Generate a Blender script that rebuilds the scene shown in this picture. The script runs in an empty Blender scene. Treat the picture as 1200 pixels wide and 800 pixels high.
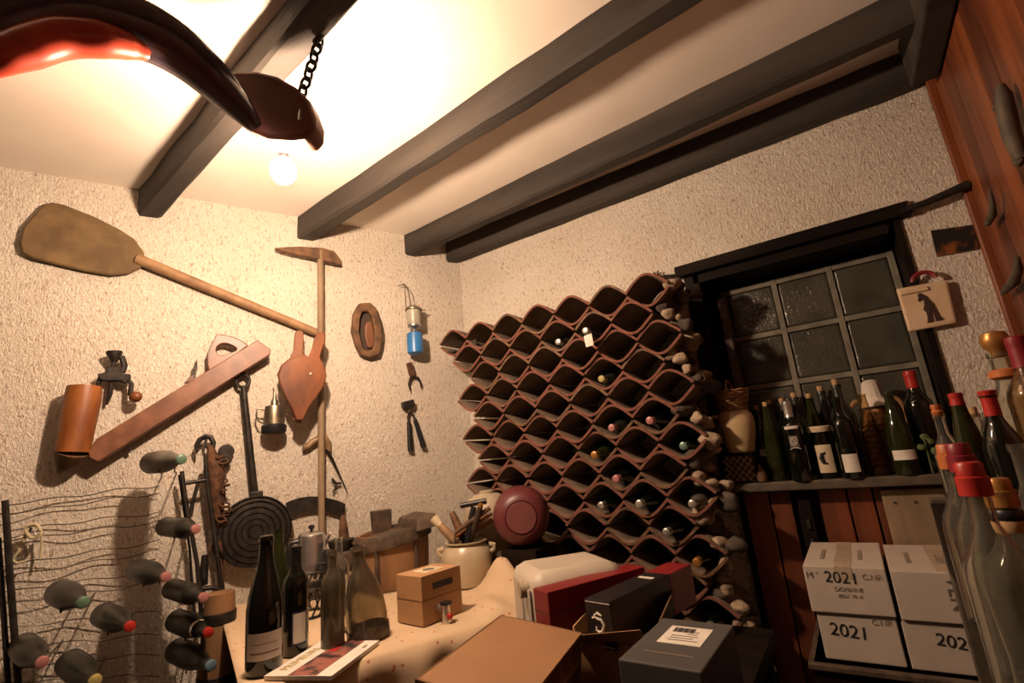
import bpy, math, random
from mathutils import Vector, Matrix
random.seed(7)
S = bpy.context.scene
COL = S.collection
V = Vector
PI = math.pi

# ------------------------------------------------------------------ camera
CZ = 1.25                       # eye height
FPX = 578.0                     # focal length in pixels of a 1200 x 800 frame
def _d(px, py): return V((px-600.0, -(py-400.0), -FPX))
_up = _d(370, -2000).normalized()
_x = -_d(-294, 625); _x = (_x - _up*_x.dot(_up)).normalized()
_y = _up.cross(_x)
R3 = Matrix((_x, _y, _up))      # camera axes -> world
cam = bpy.data.cameras.new('camera'); cam.sensor_width = 36; cam.lens = FPX/1200*36; cam.clip_start = 0.02
camo = bpy.data.objects.new('camera', cam); COL.objects.link(camo)
camo.matrix_world = Matrix.Translation((0, 0, CZ)) @ R3.to_4x4()
S.camera = camo
# ------------------------------------------------------------------ world, exposure
W = bpy.data.worlds.new('night'); S.world = W; W.use_nodes = True
W.node_tree.nodes['Background'].inputs[0].default_value = (0.010, 0.012, 0.02, 1)
W.node_tree.nodes['Background'].inputs[1].default_value = 0.3
vs = S.view_settings
vs.view_transform = 'Standard'; vs.look = 'None'; vs.gamma = 1; vs.use_curve_mapping = False
vs.exposure = 0.85
BULB = 950.0
LIGHT_COL = (1.0, 0.69, 0.475, 1)

# ------------------------------------------------------------------ room frame
D = 2.4                                    # window wall at y = D
ZC = CZ + 1.435                            # ceiling
XC = 0.545                                 # panelled wall at x = XC
UA = V((0.3985, 0.917, 0)).normalized()    # along the tool wall
NA = V((0.917, -0.3985, 0)).normalized()   # out of the tool wall
DA = -2.717
UP = V((0, 0, 1))
TAB = CZ - 0.5                             # table top
def ray(px, py): return (R3 @ _d(px, py)).normalized()
EYE = V((0, 0, CZ))
_Y3 = V((_y.x, _y.y, _y.z)) if False else (R3 @ V((0, 0, -1)))
_Y3 = V((_Y3.x, _Y3.y, 0)).normalized()
def hit(px, py, n, d):
    r = ray(px, py); return EYE + r*(d/ n.dot(r))
def onA(px, py, o=0.0): return hit(px, py, NA, DA+o)
def onY(px, py, y): return hit(px, py, V((0, 1, 0)), y)
def onX(px, py, x): return hit(px, py, V((1, 0, 0)), x)
def onZ(px, py, z): return hit(px, py, UP, z-CZ)
def atd(px, py, dep): return EYE + (R3 @ _d(px, py))*(dep/FPX)
def zat(px, py, p):
    r = ray(px, py); return CZ + r.z*math.hypot(p[0], p[1])/math.hypot(r.x, r.y)
def AP(u, w, z): return UA*u + NA*(DA+w) + UP*z        # wall frame point (u along, w out, z)

# ------------------------------------------------------------------ materials
MATS = {}
def mat(name, c1, c2=None, rough=0.6, metal=0.0, scale=9.0, stretch=(1, 1, 1), bump=0.0, bscale=60.0, bstretch=(1, 1, 1),
        trans=0.0, ior=1.5, spec=0.5, dist=0.004, coat=0.0, lo=0.35, hi=0.65, emit=None, alpha=1.0):
    m = bpy.data.materials.new(name); m.use_nodes = True
    nt = m.node_tree; N = nt.nodes; L = nt.links
    b = N['Principled BSDF']
    b.inputs['Roughness'].default_value = rough; b.inputs['Metallic'].default_value = metal
    b.inputs['IOR'].default_value = ior; b.inputs['Transmission Weight'].default_value = trans
    b.inputs['Specular IOR Level'].default_value = spec; b.inputs['Coat Weight'].default_value = coat
    tc = N.new('ShaderNodeTexCoord')
    def noise(sc, st, det=4):
        mp = N.new('ShaderNodeMapping'); mp.inputs['Scale'].default_value = st
        L.new(tc.outputs['Object'], mp.inputs['Vector'])
        nz = N.new('ShaderNodeTexNoise'); nz.inputs['Scale'].default_value = sc; nz.inputs['Detail'].default_value = det
        L.new(mp.outputs[0], nz.inputs['Vector']); return nz
    if c2 is None: c2 = tuple(x*0.75 for x in c1)
    nz = noise(scale, stretch)
    rp = N.new('ShaderNodeValToRGB'); rp.color_ramp.elements[0].position = lo; rp.color_ramp.elements[1].position = hi
    rp.color_ramp.elements[0].color = (*c2, 1); rp.color_ramp.elements[1].color = (*c1, 1)
    L.new(nz.outputs['Fac'], rp.inputs['Fac']); L.new(rp.outputs['Color'], b.inputs['Base Color'])
    if bump:
        n2 = noise(bscale, bstretch, 3)
        bp = N.new('ShaderNodeBump'); bp.inputs['Strength'].default_value = bump; bp.inputs['Distance'].default_value = dist
        L.new(n2.outputs['Fac'], bp.inputs['Height']); L.new(bp.outputs[0], b.inputs['Normal'])
    if emit:
        b.inputs['Emission Color'].default_value = emit[0]; b.inputs['Emission Strength'].default_value = emit[1]
    MATS[name] = m; return m

def plaster():
    m = mat('plaster', (0.80, 0.74, 0.64), (0.74, 0.67, 0.56), rough=0.95, scale=3)
    nt = m.node_tree; N = nt.nodes; L = nt.links; b = N['Principled BSDF']
    tc = [n for n in N if n.type == 'TEX_COORD'][0]
    mp = N.new('ShaderNodeMapping'); mp.inputs['Scale'].default_value = (1, 1, 0.55); L.new(tc.outputs['Object'], mp.inputs['Vector'])
    n1 = N.new('ShaderNodeTexNoise'); n1.inputs['Scale'].default_value = 105; n1.inputs['Detail'].default_value = 5; n1.inputs['Roughness'].default_value = 0.6
    n1.inputs['Distortion'].default_value = 0.8
    L.new(mp.outputs[0], n1.inputs['Vector'])
    cr = N.new('ShaderNodeValToRGB'); cr.color_ramp.elements[0].position = 0.36; cr.color_ramp.elements[1].position = 0.62
    L.new(n1.outputs['Fac'], cr.inputs['Fac'])
    bp = N.new('ShaderNodeBump'); bp.inputs['Strength'].default_value = 0.75; bp.inputs['Distance'].default_value = 0.009
    L.new(cr.outputs['Color'], bp.inputs['Height']); L.new(bp.outputs[0], b.inputs['Normal'])
    # brown pits in the roughcast
    mp2 = N.new('ShaderNodeMapping'); mp2.inputs['Scale'].default_value = (1, 1, 0.45); L.new(tc.outputs['Object'], mp2.inputs['Vector'])
    n2 = N.new('ShaderNodeTexNoise'); n2.inputs['Scale'].default_value = 115; n2.inputs['Detail'].default_value = 3; n2.inputs['Distortion'].default_value = 1.0
    L.new(mp2.outputs[0], n2.inputs['Vector'])
    c2 = N.new('ShaderNodeValToRGB'); c2.color_ramp.elements[0].position = 0.31; c2.color_ramp.elements[1].position = 0.44
    c2.color_ramp.elements[0].color = (0.45, 0.28, 0.17, 1); c2.color_ramp.elements[1].color = (1, 1, 1, 1)
    L.new(n2.outputs['Fac'], c2.inputs['Fac'])
    mx = N.new('ShaderNodeMix'); mx.data_type = 'RGBA'; mx.blend_type = 'MULTIPLY'; mx.inputs[0].default_value = 0.75
    src = b.inputs['Base Color'].links[0].from_socket
    L.new(src, mx.inputs[6]); L.new(c2.outputs['Color'], mx.inputs[7]); L.new(mx.outputs[2], b.inputs['Base Color'])
    return m
plaster()
mat('ceiling', (0.80, 0.74, 0.66), (0.74, 0.66, 0.56), rough=0.9, scale=2.5, bump=0.15, bscale=25)
mat('floor', (0.10, 0.08, 0.06), (0.05, 0.04, 0.03), rough=0.9, bump=0.4, bscale=12)
mat('beam', (0.045, 0.036, 0.028), (0.018, 0.014, 0.011), rough=0.75, scale=7, stretch=(0.15, 1, 1), bump=0.6, bscale=45, bstretch=(0.12, 1, 1), dist=0.006)
mat('panel_wood', (0.25, 0.07, 0.02), (0.085, 0.022, 0.008), rough=0.42, scale=14, stretch=(1, 1, 0.08), bump=0.15, bscale=60, bstretch=(1, 1, 0.05))
mat('panel_wood_deep', (0.18, 0.046, 0.014), (0.06, 0.015, 0.006), rough=0.45, scale=14, stretch=(1, 1, 0.08), bump=0.15, bscale=60, bstretch=(1, 1, 0.05))
mat('dark_wood', (0.014, 0.009, 0.006), (0.006, 0.004, 0.003), rough=0.6, scale=12, stretch=(0.2, 1, 1), bump=0.3, bscale=60, spec=0.08)
mat('peel_wood', (0.19, 0.12, 0.05), (0.1, 0.062, 0.025), rough=0.75, scale=9)
mat('handle_wood', (0.3, 0.18, 0.085), (0.19, 0.105, 0.05), rough=0.6, scale=14)
mat('grey_wood', (0.30, 0.22, 0.13), (0.19, 0.13, 0.075), rough=0.7, scale=18, stretch=(1, 1, 0.2))
mat('plane_wood', (0.2, 0.085, 0.043), (0.12, 0.045, 0.022), rough=0.45, scale=16)
mat('bellow_wood', (0.21, 0.068, 0.02), (0.085, 0.026, 0.009), rough=0.4, scale=10, stretch=(1, 1, 0.4))
mat('stone_wood', (0.27, 0.092, 0.021), (0.14, 0.04, 0.01), rough=0.45, scale=18, stretch=(1, 1, 0.3))
mat('bark_wood', (0.17, 0.085, 0.035), (0.065, 0.033, 0.016), rough=0.7, scale=22, bump=0.5, bscale=40)
mat('cask_wood', (0.27, 0.145, 0.065), (0.16, 0.08, 0.035), rough=0.6, scale=14, stretch=(1, 1, 0.2))
mat('cask_dark', (0.10, 0.065, 0.04), (0.045, 0.03, 0.02), rough=0.7, scale=25, bump=0.6, bscale=60)
mat('leather', (0.05, 0.03, 0.02), rough=0.7)
mat('iron', (0.045, 0.038, 0.032), (0.018, 0.015, 0.013), rough=0.55, metal=0.6, scale=30, bump=0.3, bscale=90)
mat('rust', (0.14, 0.06, 0.028), (0.05, 0.025, 0.014), rough=0.8, metal=0.3, scale=40, bump=0.4, bscale=90)
mat('pewter', (0.36, 0.31, 0.23), (0.20, 0.17, 0.12), rough=0.35, metal=0.9, scale=20)
mat('alu', (0.75, 0.73, 0.70), (0.55, 0.53, 0.50), rough=0.3, metal=0.95, scale=10)
mat('steel', (0.55, 0.53, 0.48), rough=0.3, metal=1.0)
mat('black_plastic', (0.012, 0.012, 0.014), rough=0.4)
mat('blue_paint', (0.035, 0.20, 0.50), (0.03, 0.16, 0.40), rough=0.35)
mat('frost_glass', (0.75, 0.72, 0.60), (0.55, 0.52, 0.42), rough=0.35, trans=0.5)
mat('tile', (0.2, 0.072, 0.045), (0.11, 0.042, 0.029), rough=0.9, scale=11, bump=0.5, bscale=50)
mat('tile_dusty_lit', (0.23, 0.165, 0.115), (0.12, 0.088, 0.062), rough=0.95, scale=9, bump=0.5, bscale=50)  # dusty tile insides, lightened to put the cells' bounce light into the colour
mat('mortar', (0.42, 0.32, 0.22), (0.2, 0.145, 0.095), rough=0.95, scale=18, bump=0.9, bscale=35, dist=0.012)
mat('stone_dark', (0.09, 0.07, 0.055), (0.035, 0.028, 0.022), rough=0.95, scale=8, bump=0.8, bscale=20, dist=0.01)
mat('wine_glass', (0.006, 0.007, 0.004), (0.003, 0.004, 0.002), rough=0.08, coat=0.4)
mat('wine_dusty', (0.030, 0.028, 0.022), (0.010, 0.010, 0.008), rough=0.38, scale=20)
mat('wine_grey', (0.15, 0.135, 0.11), (0.06, 0.055, 0.045), rough=0.55, scale=12)
mat('green_glass', (0.03, 0.036, 0.01), (0.018, 0.022, 0.007), rough=0.06, trans=0.35, ior=1.45)
mat('clear_glass', (0.90, 0.90, 0.84), (0.84, 0.84, 0.76), rough=0.04, trans=0.975, ior=1.25)
mat('amber_glass', (0.85, 0.72, 0.50), (0.75, 0.60, 0.38), rough=0.05, trans=1.0, ior=1.45)
mat('dusty_glass', (0.62, 0.56, 0.43), (0.4, 0.36, 0.27), rough=0.10, trans=0.94, ior=1.4)
mat('window_glass', (0.075, 0.072, 0.055), (0.045, 0.043, 0.034), rough=0.14, scale=6, bump=0.8, bscale=95, dist=0.004)
mat('joint', (0.2, 0.18, 0.135), (0.13, 0.115, 0.085), rough=0.8, scale=20)
mat('paper', (0.70, 0.66, 0.58), (0.62, 0.57, 0.49), rough=0.8, scale=20)
mat('cream_paper', (0.62, 0.52, 0.36), (0.52, 0.42, 0.28), rough=0.8, scale=20)
mat('ink', (0.012, 0.012, 0.014), rough=0.7)
mat('ink_grey', (0.16, 0.14, 0.12), rough=0.7)
mat('ink_brown', (0.30, 0.24, 0.18), rough=0.7)
mat('gold_ink', (0.50, 0.38, 0.12), rough=0.5)
mat('navy', (0.02, 0.02, 0.08), rough=0.5)
mat('kraft', (0.3, 0.155, 0.068), (0.26, 0.132, 0.056), rough=0.8, scale=6)
mat('kraft_light', (0.42, 0.235, 0.11), (0.36, 0.2, 0.09), rough=0.75, scale=6)
mat('kraft_dark', (0.15, 0.075, 0.034), (0.11, 0.055, 0.025), rough=0.85, scale=6)
mat('white_card', (0.52, 0.45, 0.385), (0.46, 0.4, 0.335), rough=0.8, scale=5)
mat('tape', (0.50, 0.40, 0.29), rough=0.4)
mat('red_box', (0.22, 0.014, 0.016), (0.17, 0.010, 0.012), rough=0.35, scale=4)
mat('black_box', (0.012, 0.011, 0.012), rough=0.35)
mat('grey_box', (0.075, 0.070, 0.066), (0.055, 0.052, 0.05), rough=0.6, scale=5)
mat('stoneware', (0.50, 0.42, 0.29), (0.43, 0.35, 0.23), rough=0.3, scale=6, coat=0.3)
mat('cream_pot', (0.56, 0.43, 0.24), (0.50, 0.37, 0.20), rough=0.25, scale=6, coat=0.4)
mat('white_plastic', (0.52, 0.46, 0.37), (0.45, 0.39, 0.31), rough=0.45, scale=5)
mat('pale_plastic', (0.42, 0.36, 0.26), (0.36, 0.3, 0.21), rough=0.5, scale=5)
mat('maroon_plastic', (0.12, 0.026, 0.028), (0.1, 0.021, 0.023), rough=0.42, scale=5)
mat('maroon_light', (0.17, 0.052, 0.05), (0.14, 0.042, 0.04), rough=0.5, scale=5)
mat('wicker', (0.36, 0.19, 0.08), (0.17, 0.085, 0.035), rough=0.7, scale=60, bump=0.5, bscale=120)
mat('cork', (0.48, 0.30, 0.15), (0.36, 0.21, 0.10), rough=0.8, scale=60)
mat('red_cap', (0.4, 0.022, 0.014), (0.34, 0.018, 0.012), rough=0.4)
mat('orange_cap', (0.46, 0.14, 0.035), (0.38, 0.11, 0.03), rough=0.45)
mat('gold_cap', (0.45, 0.22, 0.06), (0.36, 0.17, 0.045), rough=0.35, metal=0.5)
mat('maroon_cap', (0.22, 0.015, 0.025), rough=0.4)
mat('pink_cap', (0.4, 0.17, 0.16), (0.32, 0.13, 0.12), rough=0.4)
mat('green_cap', (0.16, 0.28, 0.2), (0.12, 0.22, 0.16), rough=0.35, metal=0.4)
mat('silver_cap', (0.68, 0.68, 0.60), rough=0.3, metal=0.8)
mat('blue_cap', (0.12, 0.20, 0.26), rough=0.4)
mat('yellow_cap', (0.4, 0.33, 0.1), (0.3, 0.25, 0.08), rough=0.5)
mat('white_cloth', (0.66, 0.60, 0.52), (0.55, 0.49, 0.42), rough=0.9, scale=12)
mat('wire', (0.13, 0.11, 0.075), (0.08, 0.066, 0.045), rough=0.5, metal=0.7)
mat('pale_ring', (0.55, 0.48, 0.30), rough=0.5)
mat('lamp_horn', (0.075, 0.055, 0.075), (0.045, 0.034, 0.046), rough=0.22, scale=6, coat=0.6)  # dark arm; purple-grey lift puts the bulb's glare haze into the colour
mat('lamp_red', (0.55, 0.06, 0.022), (0.42, 0.04, 0.016), rough=0.3, scale=14, coat=0.4)
mat('lamp_shade', (0.17, 0.065, 0.038), (0.12, 0.045, 0.028), rough=0.6, scale=9)
mat('bulb', (1, 1, 1), emit=(LIGHT_COL, BULB))
mat('plaque', (0.62, 0.47, 0.31), (0.54, 0.39, 0.24), rough=0.6, scale=16)
mat('relief', (0.04, 0.022, 0.018), rough=0.5)
mat('picture', (0.30, 0.09, 0.02), (0.012, 0.010, 0.009), rough=0.4, scale=16, lo=0.52, hi=0.72)
mat('magazine', (0.32, 0.12, 0.09), (0.03, 0.025, 0.03), rough=0.35, scale=24, lo=0.42, hi=0.58)
mat('red_ink', (0.50, 0.012, 0.015), rough=0.5)
mat('leaf', (0.09, 0.12, 0.03), rough=0.6)
mat('weathered', (0.11, 0.085, 0.055), (0.06, 0.045, 0.03), rough=0.7, scale=18)
mat('horn', (0.26, 0.17, 0.085), (0.13, 0.08, 0.04), rough=0.4, scale=18)

def cloth_material():
    m = mat('tablecloth', (0.56, 0.42, 0.27), (0.5, 0.37, 0.235), rough=0.9, scale=5)
    nt = m.node_tree; N = nt.nodes; L = nt.links; b = N['Principled BSDF']
    tc = [n for n in N if n.type == 'TEX_COORD'][0]
    vo = N.new('ShaderNodeTexVoronoi'); vo.inputs['Scale'].default_value = 34
    L.new(tc.outputs['Object'], vo.inputs['Vector'])
    c = N.new('ShaderNodeValToRGB'); c.color_ramp.interpolation = 'LINEAR'
    c.color_ramp.elements[0].position = 0.12; c.color_ramp.elements[1].position = 0.22
    c.color_ramp.elements[0].color = (0, 0, 0, 1); c.color_ramp.elements[1].color = (1, 1, 1, 1)
    L.new(vo.outputs['Distance'], c.inputs['Fac'])
    gt = N.new('ShaderNodeSeparateColor'); L.new(vo.outputs['Color'], gt.inputs[0])
    th = N.new('ShaderNodeMath'); th.operation = 'GREATER_THAN'; th.inputs[1].default_value = 0.72; L.new(gt.outputs[0], th.inputs[0])
    mxm = N.new('ShaderNodeMath'); mxm.operation = 'MAXIMUM'; L.new(c.outputs['Color'], mxm.inputs[0]); L.new(th.outputs[0], mxm.inputs[1])
    mx = N.new('ShaderNodeMix'); mx.data_type = 'RGBA'
    src = b.inputs['Base Color'].links[0].from_socket
    L.new(mxm.outputs[0], mx.inputs[0]); mx.inputs[6].default_value = (0.40, 0.14, 0.075, 1); L.new(src, mx.inputs[7])
    L.new(mx.outputs[2], b.inputs['Base Color'])
cloth_material()

# ------------------------------------------------------------------ mesh helpers
class MB:
    def __init__(s): s.v = []; s.f = []
    def add(s, vs, fs, M=None):
        o = len(s.v)
        s.v += [tuple(M @ V(p)) if M is not None else tuple(p) for p in vs]
        s.f += [tuple(i+o for i in f) for f in fs]; return s
    def box(s, c, d, M=None):
        x, y, z = c; a, b, h = d[0]/2, d[1]/2, d[2]/2
        vs = [(x+i*a, y+j*b, z+k*h) for i in (-1, 1) for j in (-1, 1) for k in (-1, 1)]
        return s.add(vs, [(0, 1, 3, 2), (4, 6, 7, 5), (0, 4, 5, 1), (2, 3, 7, 6), (0, 2, 6, 4), (1, 5, 7, 3)], M)
    def hexa(s, a, b):                      # two matching quads (lists of 4 points)
        return s.add(list(a)+list(b), [(3, 2, 1, 0), (4, 5, 6, 7), (0, 1, 5, 4), (1, 2, 6, 5), (2, 3, 7, 6), (3, 0, 4, 7)])
    def slab(s, front, off):                # world polygon pushed by a vector
        n = len(front); b = [V(p)+off for p in front]
        return s.add(list(front)+b, [tuple(range(n)), tuple(range(2*n-1, n-1, -1))]+[(i, n+i, n+(i+1) % n, (i+1) % n) for i in range(n)])
    def ring_slab(s, outer, inner, off):    # same-length loops with a hole
        n = len(outer); vs = [V(p) for p in outer]+[V(p) for p in inner]; vs += [p+off for p in vs]
        fs = []
        for i in range(n):
            j = (i+1) % n
            fs += [(i, j, n+j, n+i), (2*n+i, 3*n+i, 3*n+j, 2*n+j), (i, 2*n+i, 2*n+j, j), (n+i, n+j, 3*n+j, 3*n+i)]
        return s.add(vs, fs)
    def lathe(s, prof, n=20, M=None, sx=1, sy=1):
        vs = []; fs = []; rows = []
        for r, z in prof:
            if r < 1e-6: rows.append([len(vs)]); vs.append((0, 0, z))
            else:
                rows.append(list(range(len(vs), len(vs)+n)))
                vs += [(sx*r*math.cos(2*PI*i/n), sy*r*math.sin(2*PI*i/n), z) for i in range(n)]
        for a, b in zip(rows, rows[1:]):
            for i in range(n):
                j = (i+1) % n
                if len(a) == 1 and len(b) == 1: break
                if len(a) == 1: fs.append((a[0], b[j], b[i]))
                elif len(b) == 1: fs.append((a[i], a[j], b[0]))
                else: fs.append((a[i], a[j], b[j], b[i]))
        return s.add(vs, fs, M)
    def tube(s, pts, rad, n=8, closed=False, flat=1.0):
        pts = [V(p) for p in pts]; m = len(pts)
        if not hasattr(rad, '__len__'): rad = [rad]*m
        vs = []; prev = None
        for i, p in enumerate(pts):
            if closed: t = pts[(i+1) % m]-pts[i-1]
            else: t = pts[min(i+1, m-1)]-pts[max(i-1, 0)]
            t = t.normalized() if t.length > 1e-9 else V((0, 0, 1))
            if prev is None:
                a = V((0, 0, 1)) if abs(t.z) < 0.9 else V((1, 0, 0))
                prev = t.cross(a).normalized()
            x = prev - t*prev.dot(t); x = x.normalized(); prev = x; y = t.cross(x)
            vs += [p+(x*math.cos(2*PI*k/n)+y*flat*math.sin(2*PI*k/n))*rad[i] for k in range(n)]
        fs = []
        for i in range(m if closed else m-1):
            a = i*n; b = ((i+1) % m)*n
            fs += [(a+k, a+(k+1) % n, b+(k+1) % n, b+k) for k in range(n)]
        if not closed: fs += [tuple(range(n-1, -1, -1)), tuple(range((m-1)*n, m*n))]
        return s.add(vs, fs)
    def ball(s, c, r, n=12, sc=(1, 1, 1)):
        pr = [(0, -1)]+[(math.cos(a), math.sin(a)) for a in [-PI/2+PI*i/(n//2) for i in range(1, n//2)]]+[(0, 1)]
        M = Matrix.Translation(c) @ Matrix.Diagonal((r*sc[0], r*sc[1], r*sc[2], 1))
        return s.lathe(pr, n, M)
    def mesh(s, name, m, smooth=40):
        me = bpy.data.meshes.new(name); me.from_pydata(s.v, [], s.f); me.materials.append(MATS[m]); me.update()
        if smooth:
            me.polygons.foreach_set('use_smooth', [True]*len(me.polygons))
            me.set_sharp_from_angle(angle=math.radians(smooth))
        return me

WM = {}
def tag(o, label=None, cat=None, group=None, kind=None):
    if label: o['label'] = label
    if cat: o['category'] = cat
    if group: o['group'] = group
    if kind: o['kind'] = kind
    return o
def thing(name, label, cat, loc=(0, 0, 0), rot=None, group=None):
    o = bpy.data.objects.new(name, None); COL.objects.link(o)
    o.empty_display_size = 0.05
    M = Matrix.Translation(loc)
    if rot is not None: M = M @ rot.to_4x4()
    o.matrix_basis = M; WM[o] = M
    return tag(o, label, cat, group)
def part(name, mb, m, parent=None, world=True, smooth=40, bevel=0, label=None):
    """mesh object under parent; verts in world space unless world=False"""
    if parent is not None and world:
        I = WM[parent].inverted(); mb.v = [tuple(I @ V(p)) for p in mb.v]
    o = bpy.data.objects.new(name, mb.mesh(name, m, smooth)); COL.objects.link(o)
    if parent is not None: o.parent = parent; WM[o] = WM[parent]
    if bevel:
        b = o.modifiers.new('bevel', 'BEVEL'); b.width = bevel; b.segments = 2; b.limit_method = 'ANGLE'
    if label: o['label'] = label
    return o
def partm(name, me, parent, label=None):
    o = bpy.data.objects.new(name, me); COL.objects.link(o); o.parent = parent; WM[o] = WM[parent]
    if label: o['label'] = label
    return o
def struct(name, mb, m, smooth=0, bevel=0):
    o = part(name, mb, m, None, smooth=smooth, bevel=bevel); WM[o] = Matrix.Identity(4); return tag(o, kind='structure')
def rotm(X, Y, Z): return Matrix((X, Y, Z)).transposed()
def rz(a): return Matrix.Rotation(a, 3, 'Z')
def zto(v):
    """rotation taking +Z to direction v"""
    return V((0, 0, 1)).rotation_difference(V(v).normalized()).to_matrix()
def text(name, s, size, m, parent, M, align='CENTER', thick=0.0004):
    cu = bpy.data.curves.new(name, 'FONT'); cu.body = s; cu.size = size; cu.align_x = align; cu.align_y = 'CENTER'; cu.extrude = thick
    t = bpy.data.objects.new(name, cu); COL.objects.link(t)
    dg = bpy.context.evaluated_depsgraph_get(); me = bpy.data.meshes.new_from_object(t.evaluated_get(dg))
    bpy.data.objects.remove(t); me.materials.clear(); me.materials.append(MATS[m])
    I = WM[parent].inverted() if parent in WM else Matrix.Identity(4)
    me.transform(I @ M)
    return partm(name, me, parent)
def frame(o, X, Y, Z): return Matrix.Translation(o) @ rotm(X, Y, Z).to_4x4()
def pA(pts, o): return [onA(x, y, o) for x, y in pts]
def plateA(mb, pts, o, th): return mb.slab(pA(pts, o+th)[::-1], NA*(-th))
def arcpts(c, rx, ry, n=16, a0=0, a1=2*PI, ang=0):
    out = []
    for i in range(n):
        a = a0+(a1-a0)*i/n; x = rx*math.cos(a); y = ry*math.sin(a)
        out.append((c[0]+x*math.cos(ang)-y*math.sin(ang), c[1]+x*math.sin(ang)+y*math.cos(ang)))
    return out

# ================================================================== SETTING
YB = -1.3
floor = struct('floor', MB().box((-1.3, 0.6, -0.05), (4.6, 4.4, 0.1)), 'floor')
ceil = struct('ceiling', MB().box((-1.3, 0.6, ZC+0.05), (4.6, 4.4, 0.1)), 'ceiling')
def tri_wall(name, a, b, off, z0, z1, m):
    a = V(a); b = V(b)
    return struct(name, MB().slab([a+UP*z0, b+UP*z0, b+UP*z1, a+UP*z1], off), m)
uc = (D - DA*NA.y)/UA.y
tri_wall('wall_left', AP(-1.9, 0, 0), AP(2.45, 0, 0), -NA*0.1, 0, ZC, 'plaster')
tri_wall('wall_back', (-3.5, YB, 0), (0.7, YB, 0), V((0, -0.1, 0)), 0, ZC, 'stone_dark')
# window wall with the niche left open
NX0, NX1, NZ0, NZ1 = -0.53, 0.325, CZ-0.19, CZ+0.80
wm = MB()
wm.box(((-2.2+NX0)/2, D+0.15, ZC/2), (NX0+2.2, 0.3, ZC))
wm.box(((0.7+NX1)/2, D+0.15, ZC/2), (0.7-NX1, 0.3, ZC))
wm.box(((NX0+NX1)/2, D+0.15, (NZ1+ZC)/2), (NX1-NX0, 0.3, ZC-NZ1))
wm.box(((NX0+NX1)/2, D+0.15, NZ0/2), (NX1-NX0, 0.3, NZ0))
wall_b = struct('wall_front', wm, 'plaster')
# panelled wall on the right: backing and single planks
wr = struct('wall_right', MB().box((XC+0.09, 0.5, ZC/2), (0.1, 3.8, ZC)), 'dark_wood')
y = D-0.032; k = 0
while y > YB:
    w = 0.105+0.02*((k*7) % 3)/2
    part('plank', MB().box((XC+0.02, y-w/2, ZC/2), (0.04, w-0.004, ZC-0.01)), 'panel_wood' if k % 3 != 1 else 'panel_wood_deep', wr, smooth=0, bevel=0.004)
    y -= w; k += 1
tr = struct('trim_1', MB().box((XC-0.008, D-0.014, ZC/2), (0.030, 0.028, ZC)), 'panel_wood', bevel=0.006)
# ---- ceiling beams (hewn, slightly wavy)
def beam(p0, p1, w, zb, label, m='beam', seed=0, top=ZC):
    rnd = random.Random(seed); p0 = V(p0); p1 = V(p1); t = (p1-p0).normalized(); s = V((-t.y, t.x, 0))
    if s.y < 0: s = -s
    n = 18; vs = []; fs = []
    for i in range(n+1):
        c = p0.lerp(p1, i/n)
        j = lambda a=0.004: rnd.uniform(-a, a)
        ch = 0.012
        sec = [(0+j(), top), (0+j(), zb+ch+j()), (ch+j(), zb+j(.003)), (w-ch+j(), zb+j(.003)), (w+j(), zb+ch+j()), (w+j(), top)]
        vs += [c+s*a+UP*(z) for a, z in sec]
    for i in range(n):
        a = i*6; b = a+6
        fs += [(a+q, b+q, b+(q+1) % 6, a+(q+1) % 6) for q in range(6)]
    fs += [tuple(range(5, -1, -1)), tuple(range(n*6, n*6+6))]
    o = part('ceiling_beam', MB().add(vs, fs), m, None, smooth=30)
    return tag(o, label, 'beam', 'dark ceiling beams')
ZB = CZ+1.30
beam((-2.60, 0.825, 0), (0.50, 0.545, 0), 0.09, ZB, 'dark ceiling beam the chain lamp hangs from', seed=1)
beam((-2.40, 1.485, 0), (0.50, 1.285, 0), 0.085, ZB, 'dark ceiling beam lit brightest on its side, between lamp beam and the beams by the tile rack', seed=2)
beam((-2.10, 2.055, 0), (0.50, 1.945, 0), 0.078, ZB, 'dark ceiling beam running one gap away from the window wall', seed=3)
beam((-1.95, 2.305, 0), (0.50, 2.315, 0), 0.085, ZB-0.005, 'dark ceiling beam lying along the top of the window wall', seed=4)
o = part('ceiling_beam', MB().box((0.497, 0.5, ZC-0.095), (0.085, 3.55, 0.19)), 'beam', None, smooth=0, bevel=0.008)
tag(o, 'dark ceiling beam running along the top of the wood-panelled wall', 'beam', 'dark ceiling beams')

# ---- window niche: lintel board, dark lining, glass blocks
win = struct('window_1', MB().box(((NX0+NX1)/2, D+0.29, (NZ0+NZ1)/2), (NX1-NX0-0.002, 0.01, NZ1-NZ0-0.002)), 'dark_wood')
part('lining', MB().box((NX0+0.035, D+0.12, (NZ0+NZ1)/2), (0.066, 0.26, NZ1-NZ0)), 'dark_wood', win, smooth=0)
part('lining', MB().box((NX1-0.012, D+0.12, (NZ0+NZ1)/2), (0.022, 0.26, NZ1-NZ0)), 'dark_wood', win, smooth=0)
part('lining', MB().box(((NX0+NX1)/2, D+0.12, NZ1-0.03), (NX1-NX0-0.09, 0.26, 0.058)), 'dark_wood', win, smooth=0)
gx = [-0.395, -0.168, 0.058, 0.284]; gz = [CZ+0.705, CZ+0.465, CZ+0.225, CZ-0.015, CZ-0.18]
YG = D+0.165
for i in range(3):
    for j in range(4):
        x0, x1, z1, z0 = gx[i], gx[i+1], gz[j], gz[j+1]
        w = MB().box(((x0+x1)/2, YG+0.05, (z0+z1)/2), (x1-x0-0.026, 0.08, z1-z0-0.026))
        part('glass_block', w, 'window_glass', win, smooth=0, bevel=0.010)
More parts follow.
